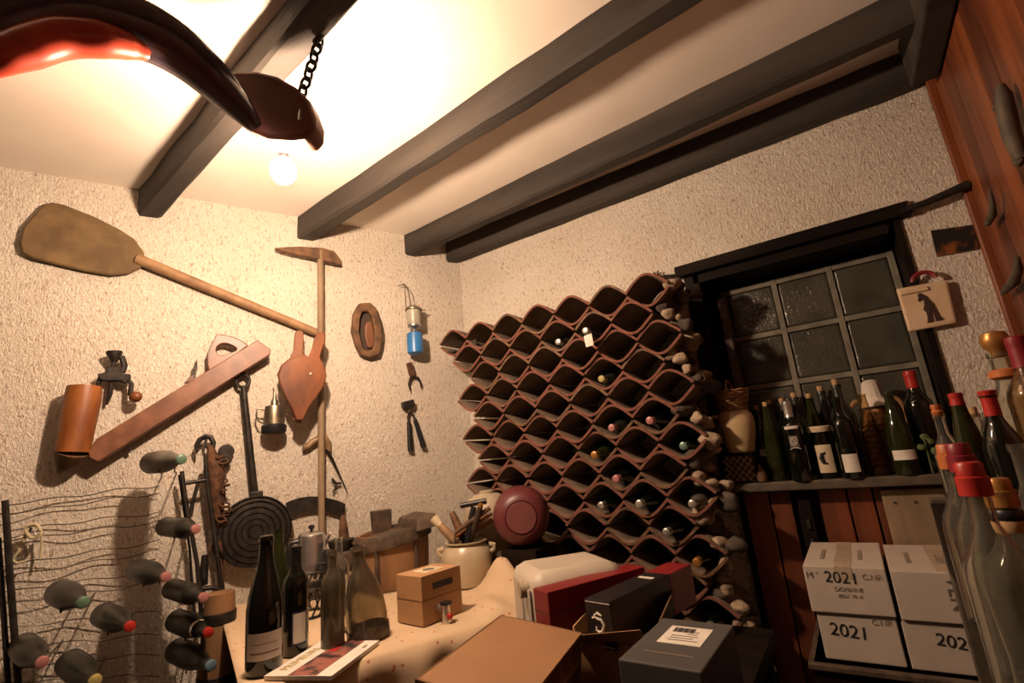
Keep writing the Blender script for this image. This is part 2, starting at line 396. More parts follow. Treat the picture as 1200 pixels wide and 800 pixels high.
for x in gx: part('joint', MB().box((x, YG+0.045, (gz[0]+gz[-1])/2), (0.024, 0.086, gz[0]-gz[-1]+0.024)), 'joint', win, smooth=0, bevel=0.003)
for z in gz[:4]: part('joint', MB().box(((gx[0]+gx[-1])/2, YG+0.048, z), (gx[-1]-gx[0], 0.086, 0.024)), 'joint', win, smooth=0, bevel=0.003)
part('frame_post', MB().box((-0.395, D+0.10, CZ+0.24), (0.035, 0.05, 0.84)), 'cask_dark', win, smooth=0, bevel=0.004)
o = tag(part('lintel', MB().box((-0.097, D-0.008, CZ+0.812), (0.92, 0.075, 0.055)), 'dark_wood', None, smooth=0, bevel=0.006), kind='structure')
o.name = 'trim_2'
t = thing('curtain_rod', 'grey metal rod sticking out from the window lintel to the panelled wall', 'rod', (0.44, D-0.04, CZ+0.82))
part('pole', MB().tube([(0.33, D-0.045, CZ+0.80), (0.41, D-0.045, CZ+0.808), (0.54, D-0.045, CZ+0.832)], [0.011, 0.013, 0.017], 10), 'iron', t)
part('bracket', MB().box((0.365, D-0.022, CZ+0.815), (0.02, 0.05, 0.03)), 'rust', t, smooth=0)
t = thing('rod_finial', 'small ornate iron finial at the lintel end above the tile rack', 'finial', onY(775, 328, D-0.05))
c = onY(770, 326, D-0.04)
part('stem', MB().tube([c+V((0.10, 0.03, -0.005)), c, c+V((-0.03, 0, 0.004))], [0.010, 0.010, 0.004]), 'iron', t)
m = MB()
for a in range(6):
    m.tube([c, c+V((0.012*math.cos(a), 0, 0.02+0.012*math.sin(a*2))), c+V((0.03*math.cos(a*1.1), 0.005, 0.025+0.02*math.sin(a)))], [0.004, 0.005, 0.001], 5)
part('leaves', m, 'rust', t)
sill = tag(part('window_sill', MB().box((-0.04, D+0.03, CZ-0.20), (0.92, 0.30, 0.035)), 'weathered', None, smooth=0, bevel=0.005), kind='structure'); sill.name = 'trim_3'
SILL = CZ-0.1825
# boarded front under the sill
bf = struct('wall_boarding', MB().box((-0.02, D-0.012, 0.52), (0.90, 0.02, 1.03)), 'dark_wood'); bf.name = 'wall_under_sill'
x = -0.445; k = 0
while x < 0.42:
    w = (0.10, 0.082, 0.092)[k % 3]
    if k != 2: part('plank', MB().box((x+w/2, D-0.034, 0.515), (w-0.006, 0.022, 1.02)), 'panel_wood_deep' if k % 2 else 'panel_wood', bf, smooth=0, bevel=0.004)
    x += w; k += 1
part('post', MB().box((-0.22, D-0.045, 0.515), (0.045, 0.04, 1.02)), 'dark_wood', bf, smooth=0, bevel=0.004)
m = MB()
for i in range(9): m.box((-0.22, D-0.07, 0.9-i*0.07), (0.014, 0.008, 0.035))
part('latch_chain', m, 'iron', bf, smooth=0)

# ================================================================== TILE RACK
SC = 1.05
PIT = 0.182*SC; ROW = 0.1055*SC; TY0 = 2.0*SC; TL = 0.292
Rr = 0.0971*SC; HS = 0.055*SC; TH = 0.0100*SC
rack = thing('tile_rack', 'wall rack of stacked curved terracotta roof tiles holding wine bottles', 'wine rack', (-1.2, 2.25, 0))
HS = 0.0635*SC
def tz(x):
    """inner tile curve: half arc, half wave, so the tips flare like canal tiles"""
    x = max(-PIT/2, min(PIT/2, x)); R_ = ((PIT/2)**2+HS*HS)/(2*HS)
    return 0.5*(math.sqrt(max(R_*R_-x*x, 0))-(R_-HS)) + 0.5*HS*(1+math.cos(2*PI*x/PIT))/2
def tile_mesh(sign, m, taper):
    n = 16; vs = []; fs = []; hw = PIT/2-.003
    for yy, sc in ((0, 1.0), (0.02, 1.0), (TL, taper)):
        for i in range(n+1):
            x = -hw+2*hw*i/n; sl = (tz(x+.0005)-tz(x-.0005))/.001; L_ = math.hypot(1, sl)
            for t_ in (0, TH):
                vs.append(((x-sl/L_*t_)*sc, yy, sign*(tz(x)+t_/L_)))
    L = 2*(n+1)
    for k in range(2):
        for i in range(n):
            a = k*L+2*i; b = a+L
            fs += [(a, a+2, b+2, b), (a+1, b+1, b+3, a+3)]
        a = k*L; fs.append((a, a+L, a+L+1, a+1)); a = k*L+2*n; fs.append((a, a+1, a+L+1, a+L))
    for i in range(n):
        fs.append((2*i, 2*i+1, 2*i+3, 2*i+2)); a = 2*L+2*i; fs.append((a, a+2, a+3, a+1))
    nin = len(fs)
    me = MB().add(vs, fs).mesh('tile', 'tile_dusty_lit', 50); me.materials.append(MATS[m])
    for pl in me.polygons:
        cs = [me.vertices[i].co.y for i in pl.vertices]
        if max(cs) < 0.001: pl.material_index = 1
    return me
TM = {(s, m): tile_mesh(s, m, 0.93) for s in (1, -1) for m in ('tile', 'bark_wood')}
rnd = random.Random(3)
CELLS = {}
NR = 14
for k in range(NR):
    zc = CZ+0.648*SC-ROW*k
    x0 = -0.597*SC+0.008*min(k, 5) - (PIT/2 if k % 2 else 0)
    for n in range(7):
        x = x0-PIT*n
        if x < (-1.70+0.014*k)*SC: continue
        CELLS[(k, n)] = V((x, TY0, zc))
        for s in (1, -1):
            o = partm('tile', TM[(s, 'tile' if rnd.random() < 0.8 else 'bark_wood')], rack)
            o.matrix_basis = WM[rack].inverted() @ Matrix.Translation((x+rnd.uniform(-.002, .002), TY0+rnd.uniform(-.016, .006), zc+rnd.uniform(-.001, .001))) @ Matrix.Rotation(rnd.uniform(-.02, .02), 4, 'Y')
part('plinth', MB().box((-1.13, 2.25, (CZ+0.648*SC-ROW*(NR-0.42))/2), (1.30, 0.28, CZ+0.648*SC-ROW*(NR-0.42))), 'stone_dark', rack, smooth=0)
def lump(c, r, m, seed, sc=(1, 1, 1)):
    rn = random.Random(seed); mb = MB().ball((0, 0, 0), 1, 18)
    out = []
    for p in mb.v:
        q = V(p); f = 1+0.16*math.sin(q.x*3+seed)*math.cos(q.y*3+seed*2)+0.13*math.sin(q.z*4+seed*1.7)+rn.uniform(-.03, .03)
        out.append((c[0]+q.x*r*f*sc[0], c[1]+q.y*r*f*sc[1], c[2]+q.z*r*f*sc[2]))
    mb.v = out; return mb
for i, (px, py, r, yy) in enumerate([(783, 368, .040, 2.03), (795, 372, .034, 2.06), (797, 420, .040, 2.03), (806, 432, .032, 2.03), (812, 396, .045, 2.10), (818, 490, .045, 2.06), (828, 496, .040, 2.10),
        (818, 560, .045, 2.04), (832, 566, .04, 2.06), (835, 525, .05, 2.14), (826, 606, .045, 2.04), (838, 590, .04, 2.1), (842, 636, .045, 2.05), (850, 662, .04, 2.06), (851, 690, .035, 2.05),
        (868, 712, .045, 2.05), (866, 746, .04, 2.0), (884, 758, .05, 2.05), (872, 785, .05, 2.0), (898, 785, .045, 2.05), (845, 450, .05, 2.15), (556, 402, .03, 2.05), (620, 372, .025, 2.06), (530, 412, .03, 2.03), (815, 345, .04, 2.2)]):
    p = onY(px, py, min(yy+.09, 2.31))
    if p.x > -0.43: p.x = -0.46
    part('mortar_lump', lump(p, r*0.72, 'mortar' if i % 5 else 'mortar', i, (1, 1, 0.85)), 'mortar' if i < 20 else 'stone_dark', rack, smooth=80)

rq = random.Random(21)
for k in range(NR):
    zc = CZ+0.648*SC-ROW*k
    for q in range(3):
        xr = -0.597*SC+0.008*min(k, 5)+PIT/2-(PIT/2 if k % 2 else 0)
        c = V((xr+.012+rq.uniform(-.012, .02)+(.012 if k % 2 else 0), TY0+.05+.06*q*rq.random()+.025*q, zc+rq.uniform(-.04, .04)))
        if c.x > -.46: c.x = -.46
        part('mortar_lump', lump(c, rq.uniform(.026, .046), '', 60+k*3+q, (1, 1, .85)), 'mortar' if (k+q) % 3 == 0 else 'stone_dark', rack, smooth=80)

# ================================================================== BOTTLES
PROF = {
 'bordeaux': [(0, .006), (.020, .004), (.034, 0), (.037, .004), (.037, .19), (.0345, .206), (.026, .222), (.0175, .235), (.0145, .25), (.0138, .286), (.0158, .287), (.0158, .297), (.0148, .30), (0, .30)],
 'burgundy': [(0, .006), (.022, .004), (.037, 0), (.041, .005), (.0415, .135), (.038, .165), (.030, .198), (.0215, .228), (.0165, .255), (.0145, .286), (.0162, .287), (.0162, .296), (.015, .30), (0, .30)],
 'champagne': [(0, .008), (.024, .004), (.040, 0), (.044, .006), (.0445, .12), (.041, .16), (.032, .205), (.022, .25), (.0165, .28), (.0152, .298), (.0180, .299), (.0180, .308), (.0155, .312), (0, .312)],
 'flute': [(0, .006), (.02, .004), (.034, 0), (.0375, .005), (.0375, .12), (.034, .17), (.026, .225), (.018, .27), (.0145, .31), (.016, .311), (.016, .32), (0, .32)],
}
def shell(prof, th=.003):
    """closed outer profile -> open hollow bottle profile"""
    p = [q for q in prof if q[0] > 1e-6]
    ins = [(max(r-th, .004), max(z, .008)) for r, z in p]
    return [(0, p[0][1])]+p+[(ins[-1][0], p[-1][1])]+ins[::-1][1:]+[(0, .010)]
MESHC = {}
def cached(key, fn):
    if key not in MESHC: MESHC[key] = fn()
    return MESHC[key]
def cap_mesh(kind, m, z0f):
    pr = PROF[kind]; H = pr[-1][1]; z0 = H*z0f
    def rad(z):
        for (r1, a), (r2, b) in zip(pr[3:], pr[4:]):
            if a <= z <= b and b > a: return r1+(r2-r1)*(z-a)/(b-a)
        return pr[-2][0]
    zs = [z0+(H-z0)*i/8 for i in range(9)]
    rr = [(max(rad(z), .0148)+.0009, z) for z in zs]
    return MB().lathe([(rr[0][0]-.002, z0)]+rr+[(rr[-1][0], H+.001), (.012, H+.003), (0, H+.003)], 16).mesh('capsule', m)
def label_mesh(r, z0, z1, half, m, a0=0.0):
    n = 12; vs = []; fs = []
    for i in range(n+1):
        a = a0-half+2*half*i/n
        for z in (z0, z1): vs.append((r*math.cos(a), r*math.sin(a), z))
    for i in range(n): fs.append((2*i, 2*i+2, 2*i+3, 2*i+1))
    return MB().add(vs, fs).mesh('label_paper', m)
def bottle(kind, glass, loc, rot, label, group=None, cap=None, capz=.80, lab=None, cork=False, scale=1.0, name='wine_bottle', face=None, cat='bottle', hollow=None):
    """lab: list of (z0,z1,half angle,material); face: direction the label looks at (upright bottles)"""
    M3 = rot if rot is not None else Matrix.Identity(3)
    if face is not None:
        d = V(face)-V(loc); M3 = rz(math.atan2(d.y, d.x))
    o = thing(name, label, cat, loc, M3 @ Matrix.Diagonal((scale,)*3), group)
    hol = glass in ('clear_glass', 'amber_glass', 'dusty_glass') if hollow is None else hollow
    partm('glass', cached((kind, glass), lambda: MB().lathe(shell(PROF[kind]) if hol else PROF[kind], 24).mesh('glass', glass)), o)
    if cap: partm('capsule', cached((kind, 'cap', cap, capz), lambda: cap_mesh(kind, cap, capz)), o)
    if cork:
        H = PROF[kind][-1][1]
        partm('cork', cached((kind, 'cork'), lambda: MB().lathe([(0, H-.012), (.0095, H-.012), (.0105, H+.016), (.0095, H+.019), (0, H+.019)], 12).mesh('cork', 'cork')), o)
    for L in lab or []:
        r = max(q[0] for q in PROF[kind])+.0008
        if len(L) > 4: r = L[4]
        partm('label_paper', cached((kind, 'lab')+tuple(L), lambda: label_mesh(r, L[0], L[1], L[2], L[3])), o)
    return o
# ---- bottles lying in the tile cells, necks to the room
OUT = V((0, -1, 0))
def in_tiles(px, py, kind, glass, cap, ex=0.0, label='dark wine bottle lying in a roof tile cell of the rack', group='bottles lying in the tile rack', lab=None, cork=False):
    best = min(CELLS.values(), key=lambda c: (onY(px, py, TY0)-c).length)
    r = PROF[kind][6][0] if False else max(q[0] for q in PROF[kind])
    H = PROF[kind][-1][1]
    tgt = onY(px, py, TY0)
    dx = max(-.02, min(.02, tgt.x-best.x))*0.6
    zz = best.z + max(-tz(dx+q_)+math.sqrt(max(r*r-q_*q_, 0)) for q_ in [r*(u_/20-1) for u_ in range(41)]) + .001
    return bottle(kind, glass, (best.x+dx, TY0-ex+H+0.01, zz), zto((0, -1, 0)), label, group, cap=cap, capz=.88, lab=lab, cork=cork)
for px, py, kd, gl, cp, ex in [(651, 398, 'bordeaux', 'wine_dusty', 'silver_cap', 0.0), (692, 443, 'bordeaux', 'wine_dusty', 'yellow_cap', .01), (718, 500, 'bordeaux', 'wine_dusty', 'pink_cap', .03),
        (757, 494, 'burgundy', 'wine_glass', 'pink_cap', .05), (697, 531, 'bordeaux', 'green_glass', 'gold_cap', .03), (718, 557, 'bordeaux', 'wine_glass', 'pink_cap', .04), (800, 525, 'burgundy', 'wine_dusty', 'green_cap', .0),
        (699, 588, 'bordeaux', 'wine_glass', 'silver_cap', .02), (746, 586, 'burgundy', 'wine_glass', 'silver_cap', .06), (777, 620, 'burgundy', 'wine_glass', 'silver_cap', .06), (816, 597, 'bordeaux', 'wine_grey', 'silver_cap', .04),
        (812, 645, 'burgundy', 'wine_glass', 'gold_cap', .05), (775, 708, 'burgundy', 'wine_glass', 'silver_cap', .07), (828, 702, 'burgundy', 'wine_glass', 'silver_cap', .06)]:
    own = {651: 'dusty bottle with a silver cap in the tile cell next to the paper-tagged bottle', 816: 'grey dusty bottle with a silver cap in the tile cell by the mortar lumps', 775: 'dark bottle with a silver cap in a low tile cell behind the grey label box'}
    in_tiles(px, py, kd, gl, cp, ex, label=own.get(px) or 'dark wine bottle with a %s cap lying in a roof tile cell of the rack' % {'silver_cap': 'silver', 'yellow_cap': 'yellow', 'pink_cap': 'pink', 'gold_cap': 'gold', 'green_cap': 'green'}[cp])
b = in_tiles(684, 386, 'bordeaux', 'wine_glass', 'silver_cap', .08, label='green wine bottle in the tile rack with a paper tag hanging from its neck', group=None)
p = onY(690, 400, TY0-.075)
part('paper_tag', MB().slab([p+V((-.022, 0, .03)), p+V((.018, 0, .035)), p+V((.024, -.006, -.022)), p+V((-.012, -.010, -.026))], V((0, .002, 0))), 'paper', b, smooth=0)
part('tag_string', MB().tube([p+V((-.01, .02, .045)), p+V((-.002, .005, .03))], .0015, 5), 'paper', b)

# ================================================================== LAMP
def spline(pts, rad, k=5):
    P = [V(p) for p in pts]; out = []; ro = []
    for i in range(len(P)-1):
        a, b, c, d = P[max(i-1, 0)], P[i], P[i+1], P[min(i+2, len(P)-1)]
        for j in range(k):
            t = j/k
            out.append(.5*((2*b)+(c-a)*t+(2*a-5*b+4*c-d)*t*t+(3*b-a-3*c+d)*t**3)); ro.append(rad[i]+(rad[i+1]-rad[i])*t)
    return out+[P[-1]], ro+[rad[-1]]
LD = 1.50
hubp = atd(350, 122, LD)
lamp = thing('pendant_lamp', 'pendant lamp with a thick dark curved yoke arm and bare bulb on a twisted chain', 'lamp', hubp)
top = V((-1.10, 0.775, ZB+.02)); m = MB()
nl = 8; hgt = (top-hubp).length; cd = (top-hubp).normalized(); s1 = cd.cross(V((0, 1, 0))).normalized(); s2 = cd.cross(s1)
for i in range(nl):
    c0 = hubp.lerp(top, (i+.5)/nl)
    a = i*PI/2+.4; ax = s1*math.cos(a)+s2*math.sin(a)
    m.tube([c0+ax*.015*math.cos(q)+cd*(hgt/nl*.66)*math.sin(q) for q in [2*PI*j/12 for j in range(12)]], .005, 6, closed=True)
part('chain', m, 'iron', lamp)
part('hook', MB().tube([hubp+V((-.06, -.01, -.045)), hubp+V((-.035, 0, .005)), hubp+V((0, 0, .016)), hubp+V((.014, 0, -.006)), hubp+V((.006, 0, -.06))], [.008, .012, .013, .010, .006]), 'steel', lamp)
bulbp = atd(332, 200, LD+.12)
blk = [(258, 88), (275, 82), (300, 82), (325, 88), (346, 100), (362, 116), (369, 136), (368, 150), (360, 159), (340, 162), (312, 160), (290, 150), (270, 125)]
part('yoke_block', MB().slab([atd(*q, LD-.02) for q in blk], _Y3*.085), 'lamp_shade', lamp, smooth=30, bevel=.012)
sk = atd(336, 162, LD+.03)
part('cord', MB().tube([sk, sk.lerp(bulbp, .4)+UP*.01, V((bulbp.x, bulbp.y, bulbp.z+.075))], .006, 8), 'black_plastic', lamp)
part('socket', MB().tube([V((bulbp.x, bulbp.y, bulbp.z+.085)), V((bulbp.x, bulbp.y, bulbp.z+.035))], [.014, .018], 12), 'black_plastic', lamp)
part('bulb', MB().ball(bulbp, .040, 20, (1, 1, 1.15)), 'bulb', lamp)
arm = [(300, 150, LD-.06), (280, 126, LD-.10), (250, 94, LD-.15), (212, 61, LD-.20), (170, 37, LD-.26), (122, 22, LD-.32), (70, 14, LD-.38), (25, 24, LD-.43), (-15, 42, LD-.47), (-60, 72, LD-.49)]
part('arm', MB().tube(*spline([atd(*q) for q in arm], [.020, .040, .054, .064, .070, .074, .076, .074, .066, .05]), 28), 'lamp_horn', lamp)
part('red_glow', MB().tube(*spline([atd(*q) for q in [(174, 64, LD-.29), (150, 54, LD-.325), (115, 46, LD-.38), (70, 45, LD-.43), (30, 57, LD-.48), (-5, 70, LD-.52), (-40, 92, LD-.54)]], [.014, .031, .040, .042, .040, .032, .014]), 22), 'lamp_red', lamp)  # lamp's red glow on the arm's underside, put in as a coloured tube

# ================================================================== TABLE WITH CLOTH
U0, U1, W1 = 0.13, 1.12, 1.14
tb = thing('table', 'wooden table hidden under the flowered cloth along the tool wall', 'table', AP((U0+U1)/2, .58, 0))
def boxA(mb, u0, u1, w0, w1, z0, z1): return mb.hexa([AP(u0, w0, z0), AP(u1, w0, z0), AP(u1, w1, z0), AP(u0, w1, z0)], [AP(u0, w0, z1), AP(u1, w0, z1), AP(u1, w1, z1), AP(u0, w1, z1)])
part('table_top', boxA(MB(), U0+.01, U1-.02, .03, W1-.015, TAB-.035, TAB-.006), 'grey_wood', tb, smooth=0)
for uu, ww in ((U0+.05, .06), (U1-.1, .06), (U0+.05, W1-.1), (U1-.1, W1-.1)):
    part('leg', boxA(MB(), uu, uu+.05, ww, ww+.05, 0, TAB-.035), 'grey_wood', tb, smooth=0)
nu, nw = 60, 70; vs = []; fs = []
for i in range(nu+1):
    for j in range(nw+1):
        u = U0+(U1-U0+.30)*i/nu; w = .02+(W1+.36-.02)*j/nw
        z = TAB-.002; uu, ww = u, w
        fw = w-W1; fu = u-U1
        lump_h = .12*math.exp(-((u-1.11)/.06)**2-((w-.80)/.11)**2)
        if fw > 0:
            s = min(fw/.05, 1); ww = W1+.03*s+.035*s*math.sin(u*26+1.5*math.sin(u*9))*min(fw/.2, 1.0)+.05*fw; z -= max(fw-.015, fw*fw*8 if fw < .03 else 0)
        if fu > 0:
            s = min(fu/.05, 1); uu = U1+.015*s+.014*s*math.sin(w*30); z -= max(fu-.015, 0)
        z += lump_h
        if u > .78 and fw <= 0: z += .012*min(1, max(0, (w-.78)/.25))*min(1, (u-.78)/.08)*(1+math.sin(u*34+2.2*math.sin(w*7)))
        vs.append(AP(uu, ww, z))
for i in range(nu):
    for j in range(nw):
        a = i*(nw+1)+j; fs.append((a, a+nw+1, a+nw+2, a+1))
o = part('tablecloth', MB().add(vs, fs), 'tablecloth', None, smooth=180)
tag(o, 'cream tablecloth with small red flowers draped over the table', 'tablecloth')
sm = o.modifiers.new('solid', 'SOLIDIFY'); sm.thickness = .0015; sm.offset = 1
hm = [AP(U1+.03+.016*math.sin((.02+(W1+.1)*j/40)*30), .02+(W1+.1)*j/40, TAB-.26) for j in range(41)]

# ================================================================== TOOLS ON THE PLASTER WALL
def wthing(name, label, cat, px, py, group=None): return thing(name, label, cat, onA(px, py, 0), None, group)
# bread peel
t = wthing('bread_peel', 'long wooden bread peel with a wide flat blade hung high on the plaster wall', 'bread peel', 200, 320)
part('blade', plateA(MB(), [(22, 283), (27, 265), (50, 240), (60, 236), (75, 239), (110, 253), (140, 268), (157, 279), (168, 294), (171, 306), (163, 314), (150, 320), (130, 322), (100, 317), (40, 303), (25, 296)], .015, .022), 'peel_wood', t, smooth=30, bevel=.008)
part('handle', MB().tube([onA(160, 303, .032), onA(372, 390, .032)], [.026, .021], 12), 'handle_wood', t)
# long hoe
t = wthing('hoe', 'long straight-handled hoe with a narrow curved iron head', 'hoe', 376, 470)
part('handle', MB().tube([onA(375.5, 294, .062), onA(376, 420, .062), onA(377, 635, .062)], [.017, .0165, .016], 12), 'grey_wood', t)
part('head', plateA(MB(), [(322, 290), (335, 289), (352, 288.5), (378, 290), (392, 294), (397, 300), (400, 309), (385, 306), (365, 301), (345, 297), (333, 294)], .042, .035), 'bark_wood', t, smooth=30, bevel=.004)
# oval carved wood
t = wthing('carved_wood', 'oval slab of dark wood hollowed in the middle, hung beside the hoe', 'wood carving', 432, 388)
outer = [(421, 355), (434, 354), (441, 360), (446, 374), (449, 387), (449, 401), (445, 416), (434, 419), (424, 416), (418, 404), (413, 387), (415, 366)]
ic = (431.5, 389); inner = [(ic[0]+(x-ic[0])*.5-1, ic[1]+(y-ic[1])*.72) for x, y in outer]
part('rim', MB().ring_slab(pA(outer, .05), pA(inner, .05), -NA*.048), 'bark_wood', t, smooth=30, bevel=.008)
part('hollow', plateA(MB(), inner, .004, .012), 'leather', t, smooth=0)  # dark backing plate, shade of the recess put into its colour
core = [(ic[0]+2+(x-ic[0])*.33, ic[1]+4+(y-ic[1])*.5) for x, y in outer]
part('core', plateA(MB(), core, .015, .022), 'plane_wood', t, smooth=30, bevel=.008)
# camping lantern
b0 = onA(487, 415, .075)
t = thing('camping_lantern', 'small gas camping lantern with a blue canister', 'lantern', b0)
zs = lambda py: zat(486, py, b0)
M = Matrix.Translation((b0.x, b0.y, 0)); zb0 = b0.z
part('canister', MB().lathe([(0, zb0), (.034, zb0), (.046, zb0+.008), (.047, zs(398)), (.044, zs(391)), (.024, zs(389)), (0, zs(389))], 24, M), 'blue_paint', t)
part('burner', MB().lathe([(0, zs(390)), (.018, zs(390)), (.012, zs(386)), (.022, zs(384)), (.040, zs(383)), (.040, zs(381)), (0, zs(381))], 20, M), 'steel', t)
part('glass', MB().lathe([(.036, zs(382)), (.041, zs(380)), (.041, zs(364)), (.038, zs(364)), (.038, zs(380)), (.034, zs(382)), (.036, zs(382))], 24, M), 'frost_glass', t)
part('lid', MB().lathe([(0, zs(364)), (.05, zs(364)), (.052, zs(362.5)), (.030, zs(359)), (0, zs(358))], 24, M), 'pewter', t)
q = V((b0.x, b0.y, 0))
part('hanger', MB().tube([q+UA*-.045+UP*zs(363), q+UA*-.046+UP*zs(345), q+UA*-.035-NA*.03+UP*zs(332), q+UA*-.04-NA*.06+UP*zs(329)], .0025, 6).tube([q+UA*-.01+UP*zs(359), q+UA*-.03+UP*zs(340), q+UA*-.035-NA*.03+UP*zs(332), q+UA*-.08-NA*.04+UP*zs(334)], .0025, 6), 'wire', t)
part('knob', MB().tube([q+UA*.02+UP*zs(362), q+UA*.075+UP*zs(362)], [.003, .004], 6), 'steel', t)
# little two-pronged fork
t = wthing('weeding_fork', 'small two-pronged hand tool hung above the pincers', 'hand tool', 484, 440)
part('handle', plateA(MB(), [(477, 425), (483, 424), (487, 438), (486, 441), (482, 441), (480, 438)], .01, .02), 'rust', t, smooth=30, bevel=.003)
part('prongs', MB().tube([onA(481, 458, .02), onA(479, 450, .02), onA(481, 443, .02), onA(485, 441, .02), onA(490, 443, .02), onA(493, 449, .02), onA(493.5, 455, .02)], [.003, .006, .008, .008, .008, .006, .003], 8), 'iron', t)
# pincers
t = wthing('pincers', 'pincers with a square iron jaw and black handles', 'pincers', 484, 495)
part('jaw', plateA(MB(), [(471.5, 471), (485, 467.5), (486.5, 474), (484, 478), (474, 479), (472, 476)], .012, .03), 'iron', t, smooth=30, bevel=.003)
part('pivot', MB().tube([onA(479, 478, .02), onA(479.5, 483, .02)], .008, 8), 'steel', t)
for pts in ([(480, 482), (478, 488), (479, 495)], [(480, 482), (485, 487), (486, 493)]):
    part('shank', MB().tube([onA(*z, .02) for z in pts], .006, 8), 'iron', t)
for a, b in (((479, 494), (481, 528)), ((486.5, 492), (496.5, 524))):
    part('handle', MB().tube([onA(*a, .022), onA((a[0]+b[0])/2, (a[1]+b[1])/2, .022), onA(*b, .022)], [.011, .014, .016], 10), 'black_plastic', t)
# bellows
t = wthing('bellows', 'pear-shaped wooden fireplace bellows with two handles', 'bellows', 354, 440)
def mirror(pts, cx): return [(2*cx-x, y) for x, y in pts][::-1]
front = [(347, 492), (342, 478), (335, 466), (328, 450), (326, 440), (330, 428), (340, 420), (352, 417), (362, 417), (366, 408), (368, 397), (372, 390), (377, 388), (381, 391), (381, 400), (377, 412), (375, 418), (380, 428), (383, 440), (380, 452), (372, 464), (363, 476), (355, 492)]
back = [(346, 480), (335, 466), (328, 450), (325, 438), (330, 427), (340, 419), (344, 410), (345, 397), (346, 389), (351, 386), (356, 389), (356, 402), (355, 414), (366, 420), (374, 430), (376, 444), (370, 460), (356, 482)]
part('back_board', plateA(MB(), back, .084, .016), 'bellow_wood', t, smooth=30, bevel=.004)
leath = [(x, y) for x, y in front if y > 416]
lc = (354, 446); leath = [(lc[0]+(x-lc[0])*.95, lc[1]+(y-lc[1])*.95) for x, y in leath]
part('leather', plateA(MB(), leath, .100, .042), 'leather', t, smooth=30)
part('front_board', plateA(MB(), front, .142, .018), 'bellow_wood', t, smooth=30, bevel=.005)
part('nozzle', MB().tube([onA(351, 470, .125), onA(350, 488, .12), onA(347, 494, .12)], [.04, .028, .022], 12), 'bark_wood', t)
part('valve', MB().ball(onA(364, 438, .162), .008, 8), 'cream_paper', t)
# small metal oil lamp
b0 = onA(321, 507, .065); zb0 = b0.z; M = Matrix.Translation((b0.x, b0.y, 0)); zs = lambda py: zat(321, py, b0)
t = thing('oil_can', 'small pewter oil can with a cone spout hung beside the bellows', 'oil can', b0)
part('base', MB().lathe([(0, zb0), (.052, zb0), (.056, zb0+.006), (.056, zs(499)), (.047, zs(497)), (0, zs(497))], 24, M), 'black_plastic', t)
part('body', MB().lathe([(0, zs(498)), (.048, zs(498)), (.044, zs(480)), (.041, zs(476)), (.018, zs(474)), (0, zs(474))], 24, M), 'pewter', t)
part('spout', MB().lathe([(.018, zs(475)), (.016, zs(470)), (.010, zs(467)), (.004, zs(459)), (0, zs(459))], 12, M), 'pewter', t)
q = V((b0.x, b0.y, 0))
part('handle', MB().tube([q-UA*.04+UP*zs(480), q-UA*.075+UP*zs(478), q-UA*.078+UP*zs(486), q-UA*.066+UP*zs(493), q-UA*.042+UP*zs(496)], .0045, 8), 'pewter', t)
part('loop', MB().tube([q+UP*zs(462), q+UP*zs(456)-NA*.03, q+UP*zs(452)-NA*.06], .002, 5), 'wire', t)
# jointer plane
t = wthing('jointer_plane', "long reddish wooden joiner's plane hung at a slant on the wall", 'wood plane', 210, 465)
part('body', plateA(MB(), [(103, 528), (113, 514), (302, 398), (317, 409), (317, 415), (115, 541), (104, 536)], .012, .075), 'plane_wood', t, smooth=30, bevel=.004)
og = [(247, 441), (243, 428), (243, 414), (248, 402), (254, 391), (263, 392), (272, 394), (282, 398), (291, 404), (282, 411), (268, 421), (257, 432)]
ih = [(257, 416), (254, 413), (253, 410), (254, 406), (258, 403), (263, 402), (268, 403), (273, 405), (277, 408), (276, 411), (270, 413), (263, 416)]
part('handle', MB().ring_slab(pA(og, .065), pA(ih, .065), -NA*.035), 'bellow_wood', t, smooth=30, bevel=.004)
part('iron_blade', plateA(MB(), [(224, 442), (228, 425), (231, 421), (231.5, 428), (229, 442)], .04, .02), 'iron', t, smooth=30)
part('wedge', plateA(MB(), [(216, 448), (222, 441), (228, 439), (226, 446)], .035, .03), 'plane_wood', t, smooth=30)
part('sole_pin', MB().tube([onA(152, 523, .04), onA(153, 527, .04)], .008, 8), 'iron', t)
# whetstone holder
t = wthing('whetstone_holder', 'carved orange-brown wooden whetstone holder with a pointed tip', 'tool holder', 90, 495)
part('body', MB().tube([onA(99, 453, .075), onA(97, 468, .075), onA(90, 502, .075), onA(84, 530, .075)], [.058, .062, .060, .058], 14), 'stone_wood', t)
part('tip', MB().tube([onA(84, 529, .075), onA(79, 540, .06), onA(69, 554, .04)], [.058, .042, .008], 14), 'bark_wood', t)
part('belt_clip', plateA(MB(), [(80, 462), (84, 458), (84, 470), (77, 484), (70, 487), (74, 474)], .03, .02), 'bark_wood', t, smooth=30, bevel=.003)
